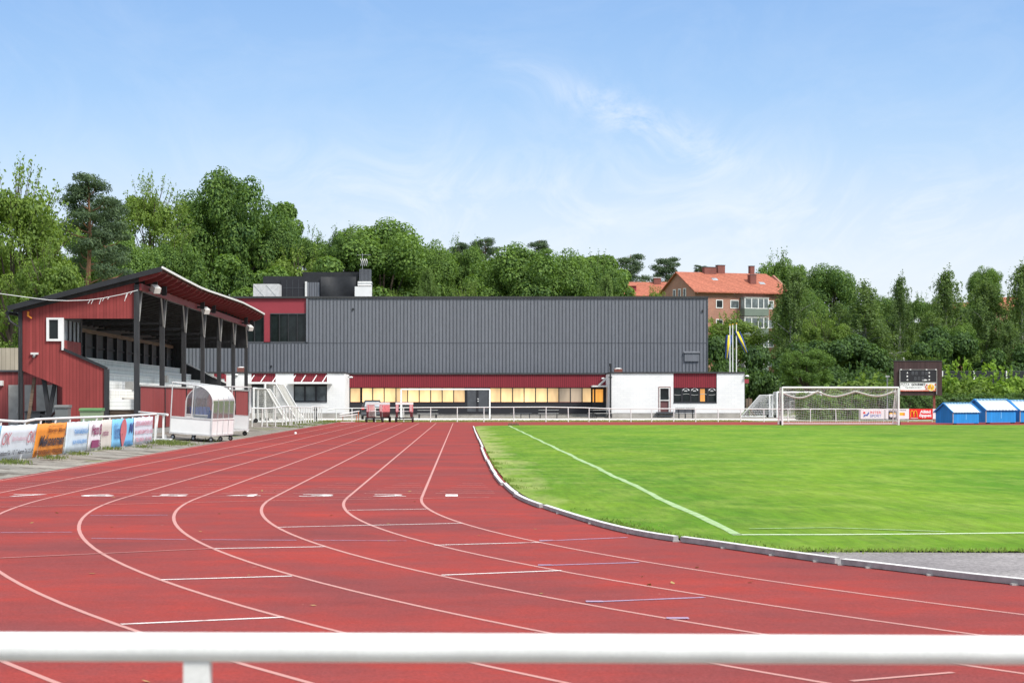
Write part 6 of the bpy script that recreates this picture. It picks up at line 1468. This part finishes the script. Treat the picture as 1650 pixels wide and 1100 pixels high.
# small lamp post
x = at(1425.5, 156); lp = thing('small_lamp_post', 'thin grey post with a white lamp head left of the scoreboard', 'lamp', (x, 155, 0))
g = MB(); g.tube([(x, 155, 0), (x, 155, zt(607, 155))], .05, 'grey_metal', 8); g.build('post', lp)
g = MB(); g.box(x - .12, x + .13, 154.8, 155.1, zt(607.5, 155), zt(605, 155), 'white_paint'); g.build('lamp_head', lp)
# windscreen fence
Yw = 176.0
wf = thing('windscreen_fence', 'tall fence with dark windscreen fabric and grey posts behind the shrubs', 'fence', (at(1600, Yw), Yw, 0))
m = clear('windscreen', (.30, .33, .34), .25, .6); M['windscreen'].node_tree.nodes
pm('screen_fabric', (.016, .021, .022), .8, .25, 1.2)
g = MB(); g.box(at(1517, Yw), at(1760, Yw), Yw, Yw + .03, zt(642, Yw), zt(598.5, Yw), 'screen_fabric'); g.build('fabric', wf)
g = MB(); g.tube([(at(1517, Yw), Yw, zt(598, Yw)), (at(1760, Yw), Yw, zt(598, Yw))], .02, 'dark_grey', 6); g.build('top_rail', wf)
for p in (1518, 1569, 1621.5, 1674):
    g = MB(); g.box(at(p, Yw) - .06, at(p, Yw) + .06, Yw - .15, Yw - .02, 0, zt(597.3, Yw), 'white_old'); g.build('post', wf)
# ---------------------------------------------------------------- blue booths
def booth():
    o = thing('blue_booth', '', 'booth'); L, W, h, hr = 2.4, 1.85, .83, 1.42
    g = MB(); g.prism([(0, 0, .06), (0, W, .06), (0, W, h), (0, W / 2, hr - .04), (0, 0, h)], (.04, 0, 0), 'blue_boards'); g.prism([(L - .04, 0, .06), (L - .04, W, .06), (L - .04, W, h), (L - .04, W / 2, hr - .04), (L - .04, 0, h)], (.04, 0, 0), 'blue_boards')
    g.box(.04, L - .04, 0, .04, .06, h, 'blue_boards'); g.box(.04, L - .04, W - .04, W, .06, h, 'blue_boards'); g.build('wall', o)
    for s in (0, 1):
        g = MB(); n_ = 40; vs = []; y0 = -.12 if s == 0 else W + .12; ym = W / 2
        for i in range(n_ + 1):
            x = -.1 + (L + .2) * i / n_; dz = .016 * math.sin(i * math.pi / 2)
            vs += [(x, y0, h - .03 + dz), (x, ym, hr + dz)]
        g.faces(vs, [(2 * i, 2 * i + 2, 2 * i + 3, 2 * i + 1) if s == 0 else (2 * i, 2 * i + 1, 2 * i + 3, 2 * i + 2) for i in range(n_)], 'kiosk_roof', True); r_ = g.build('roof', o)
        md = r_.modifiers.new('s', 'SOLIDIFY'); md.thickness = .012
    g = MB()
    for i in range(9): g.box(-.1 + i * (L + .2) / 9 + .03, -.1 + (i + 1) * (L + .2) / 9 - .05, W / 2 - .08, W / 2 + .08, hr + .02, hr + .055, 'banner_blue')
    g.build('ridge_cap', o)
    for x in (-.11, L + .06):
        g = MB(); g.bar((x + .02, -.13, h - .04), (x + .02, W / 2, hr + .01), .05, .1, 'paint_blue', (0, 0, 1)); g.bar((x + .02, W + .13, h - .04), (x + .02, W / 2, hr + .01), .05, .1, 'paint_blue'); g.build('bargeboard', o)
    g = MB(); g.box(-.01, .06, -.03, .0, .06, h - .02, 'grey_metal'); g.build('corner_trim', o)
    g = MB(); g.box(1.2, 1.24, -.02, -.0, .3, .68, 'banner_blue'); g.build('door_handle', o)
    for x in (.15, .32, L - .3, L - .12):
        g = MB(); g.disc((x, .05, .05), .06, (0, 1, 0), .06, 'rubber', 10); g.build('wheel', o)
    return o
k0 = booth(); Yk = 129.0
for i, (px, dy, sx_, sz, lab) in enumerate(((1535, -1, .95, .97, 'leftmost of the three blue booths, its gable end showing'), (1588, 2.6, 1.14, 1.14, 'middle blue booth, its white roof slightly higher than the others'), (1643, 5.2, 1.1, 1.10, 'blue booth cut off by the right frame edge'))):
    o = k0 if i == 0 else copy_tree(k0); Y = Yk + dy; o.location = (at(px, Y), Y, .03); o.rotation_euler[2] = R(28); o.scale = (sx_, sx_ * .93, sz); o['label'] = lab; o['category'] = 'booth'; o['group'] = 'blue booths beside the track'
# little cones / debris on the track edge
for px, py, lab in ((398, 697.5, 'small white cup lying on the track edge near the grandstand end'), (475.5, 699.5, 'white paper ball lying on the outermost lane')):
    x, y, _ = G(px, py); g = MB(); g.tube([(x, y, .01), (x + .02, y, .07), (x + .03, y, .11)], [.05, .07, .03], 'white_rail', 8); tag(g.build('litter'), lab, 'litter')
g = MB(); x, y = at(827, 122.6), 122.4
for i in range(7): g.tube([(x + .1 * i - .3, y, .03), (x + .1 * i - .28, y, .12 + .03 * (i % 3)), (x + .1 * i - .25, y, .05)], [.05, .09, .03], 'wood_brown', 6)
tag(g.build('turf_clod'), 'dark clod of turf at the far edge of the pitch', 'turf clod')
# ---------------------------------------------------------------- foreground railing
fr_ = thing('foreground_railing', 'white pipe railing crossing the bottom of the picture right in front of the viewer', 'railing', (0, 3.5, 0))
Yf = 3.5
g = MB(); g.tube([(-6, Yf + .03, zt(1035, Yf)), P(-40, 1041.0, Yf), P(825, 1043.7, Yf), P(1690, 1047.5, Yf), (6, Yf - .03, zt(1058, Yf))], .0262, 'rail_front', 28); g.build('rail', fr_)
for px in (319, 319 - 1850, 319 + 1850):
    x = at(px, Yf + .01); g = MB(); g.box(x - .0235, x + .0235, Yf - .012, Yf + .028, -.1, zt(1044, Yf), 'white_old'); g.build('post', fr_)

# ---------------------------------------------------------------- light, sky, camera
w = bpy.data.worlds.new('World'); S.world = w; w.use_nodes = True
n = w.node_tree.nodes; l = w.node_tree.links; bg = n['Background']
sky = n.new('ShaderNodeTexSky'); sky.sky_type = 'NISHITA'; sky.sun_disc = False
EL, AZ = 47, 132
sky.sun_elevation = R(EL); sky.sun_rotation = R(AZ); sky.air_density = 1.1; sky.dust_density = .4; sky.ozone_density = 2.2; sky.altitude = 0
tc = n.new('ShaderNodeTexCoord'); sp = n.new('ShaderNodeSeparateXYZ'); l.new(tc.outputs['Generated'], sp.inputs[0])
# wispy cirrus: noise on the view direction projected on a high layer
cb = n.new('ShaderNodeCombineXYZ')
zz = mathn(n, l, 'ADD', mathn(n, l, 'MAXIMUM', sp.outputs[2], 0.0), .16)
l.new(mathn(n, l, 'DIVIDE', sp.outputs[0], zz), cb.inputs[0]); l.new(mathn(n, l, 'DIVIDE', sp.outputs[1], zz), cb.inputs[1])
mp = n.new('ShaderNodeMapping'); l.new(cb.outputs[0], mp.inputs[0]); mp.inputs['Rotation'].default_value = (0, 0, R(38)); mp.inputs['Scale'].default_value = (1.0, .42, 1)
f1 = node(n, 'ShaderNodeTexNoise', i_Scale=4.2, i_Detail=12, i_Roughness=.66, i_Distortion=1.4); l.new(mp.outputs[0], f1.inputs['Vector'])
f2 = node(n, 'ShaderNodeTexNoise', i_Scale=.8, i_Detail=5, i_Roughness=.5); l.new(mp.outputs[0], f2.inputs['Vector'])
fine_ = ramp(n, l, f1.outputs[0], [(.42, 0), (.72, 1)])
uu = mathn(n, l, 'DIVIDE', sp.outputs[0], mathn(n, l, 'MAXIMUM', sp.outputs[1], .05)); vv = mathn(n, l, 'DIVIDE', sp.outputs[2], mathn(n, l, 'MAXIMUM', sp.outputs[1], .05))
def bump_(u0, v0, su, sv, skew=0.0):
    du = mathn(n, l, 'SUBTRACT', uu, u0); dv_ = mathn(n, l, 'ADD', mathn(n, l, 'SUBTRACT', vv, v0), mathn(n, l, 'MULTIPLY', du, skew))
    q_ = mathn(n, l, 'ADD', mathn(n, l, 'POWER', mathn(n, l, 'ABSOLUTE', mathn(n, l, 'DIVIDE', du, su)), 2.0), mathn(n, l, 'POWER', mathn(n, l, 'ABSOLUTE', mathn(n, l, 'DIVIDE', dv_, sv)), 2.0))
    return mathn(n, l, 'EXPONENT', mathn(n, l, 'MULTIPLY', q_, -1.0))
# three banks of cirrus: a diagonal wisp right of the middle, a low veil to the right, a faint one low left
dens = mathn(n, l, 'ADD', mathn(n, l, 'MULTIPLY', bump_(.088, .146, .045, .010, .42), 1.15), mathn(n, l, 'ADD', mathn(n, l, 'MULTIPLY', bump_(.19, .095, .16, .030, .05), .55), mathn(n, l, 'MULTIPLY', bump_(-.02, .105, .10, .022, .1), .5)))
dens = mathn(n, l, 'ADD', dens, ramp(n, l, sp.outputs[2], [(.22, 0), (.45, .6)]))
cl = mathn(n, l, 'MULTIPLY', fine_, mathn(n, l, 'ADD', dens, .10))
gr_ = n.new('ShaderNodeValToRGB'); l.new(sp.outputs[2], gr_.inputs[0]); e = gr_.color_ramp.elements
stops = [(0.0, (5.6, 5.9, 6.4)), (.066, (5.1, 5.6, 6.35)), (.095, (4.35, 5.15, 6.3)), (.125, (3.3, 4.55, 6.25)), (.155, (2.45, 3.9, 6.1)), (.20, (1.85, 3.25, 5.7)), (.32, (2.4, 3.4, 5.0)), (.52, (7.2, 7.5, 7.8)), (1.0, (8.0, 8.0, 8.0))]
while len(e) < len(stops): e.new(.5)
for q_, (p_, c_) in zip(e, stops): q_.position = p_; q_.color = (*[v_ * (.94 if p_ < .4 else 1) / 8 for v_ in c_], 1)
grad = mixc(n, l, 1.0, gr_.outputs[0], (8, 8, 8), 'MULTIPLY')

base = mixc(n, l, .86, sky.outputs[0], grad)
fin_ = mixc(n, l, mathn(n, l, 'MULTIPLY', cl, .8), base, (5.9, 6.1, 6.5))
l.new(fin_, bg.inputs[0]); bg.inputs[1].default_value = .10
sun = bpy.data.lights.new('sun', 'SUN'); sun.energy = 2.6; sun.angle = R(14); sun.color = (1, .965, .90)
so = bpy.data.objects.new('sun', sun); COL.objects.link(so)
dv = Vector((math.sin(R(AZ)) * math.cos(R(EL)), math.cos(R(AZ)) * math.cos(R(EL)), math.sin(R(EL))))
so.rotation_euler = (-dv).to_track_quat('-Z', 'Y').to_euler()
cam = bpy.data.cameras.new('camera'); co = bpy.data.objects.new('camera', cam); COL.objects.link(co)
co.location = (0, 0, EYE); co.rotation_euler = (R(90), 0, 0)
cam.sensor_width = 36; cam.lens = F / 1650 * 36; cam.shift_x = (825 - VX) / 1650; cam.shift_y = (HY - 550) / 1650
cam.clip_start = .1; cam.clip_end = 6000
cam.dof.use_dof = True; cam.dof.focus_distance = 70; cam.dof.aperture_fstop = 9
S.camera = co
S.view_settings.view_transform = 'Standard'; S.view_settings.look = 'None'; S.view_settings.exposure = .76; S.view_settings.gamma = 1
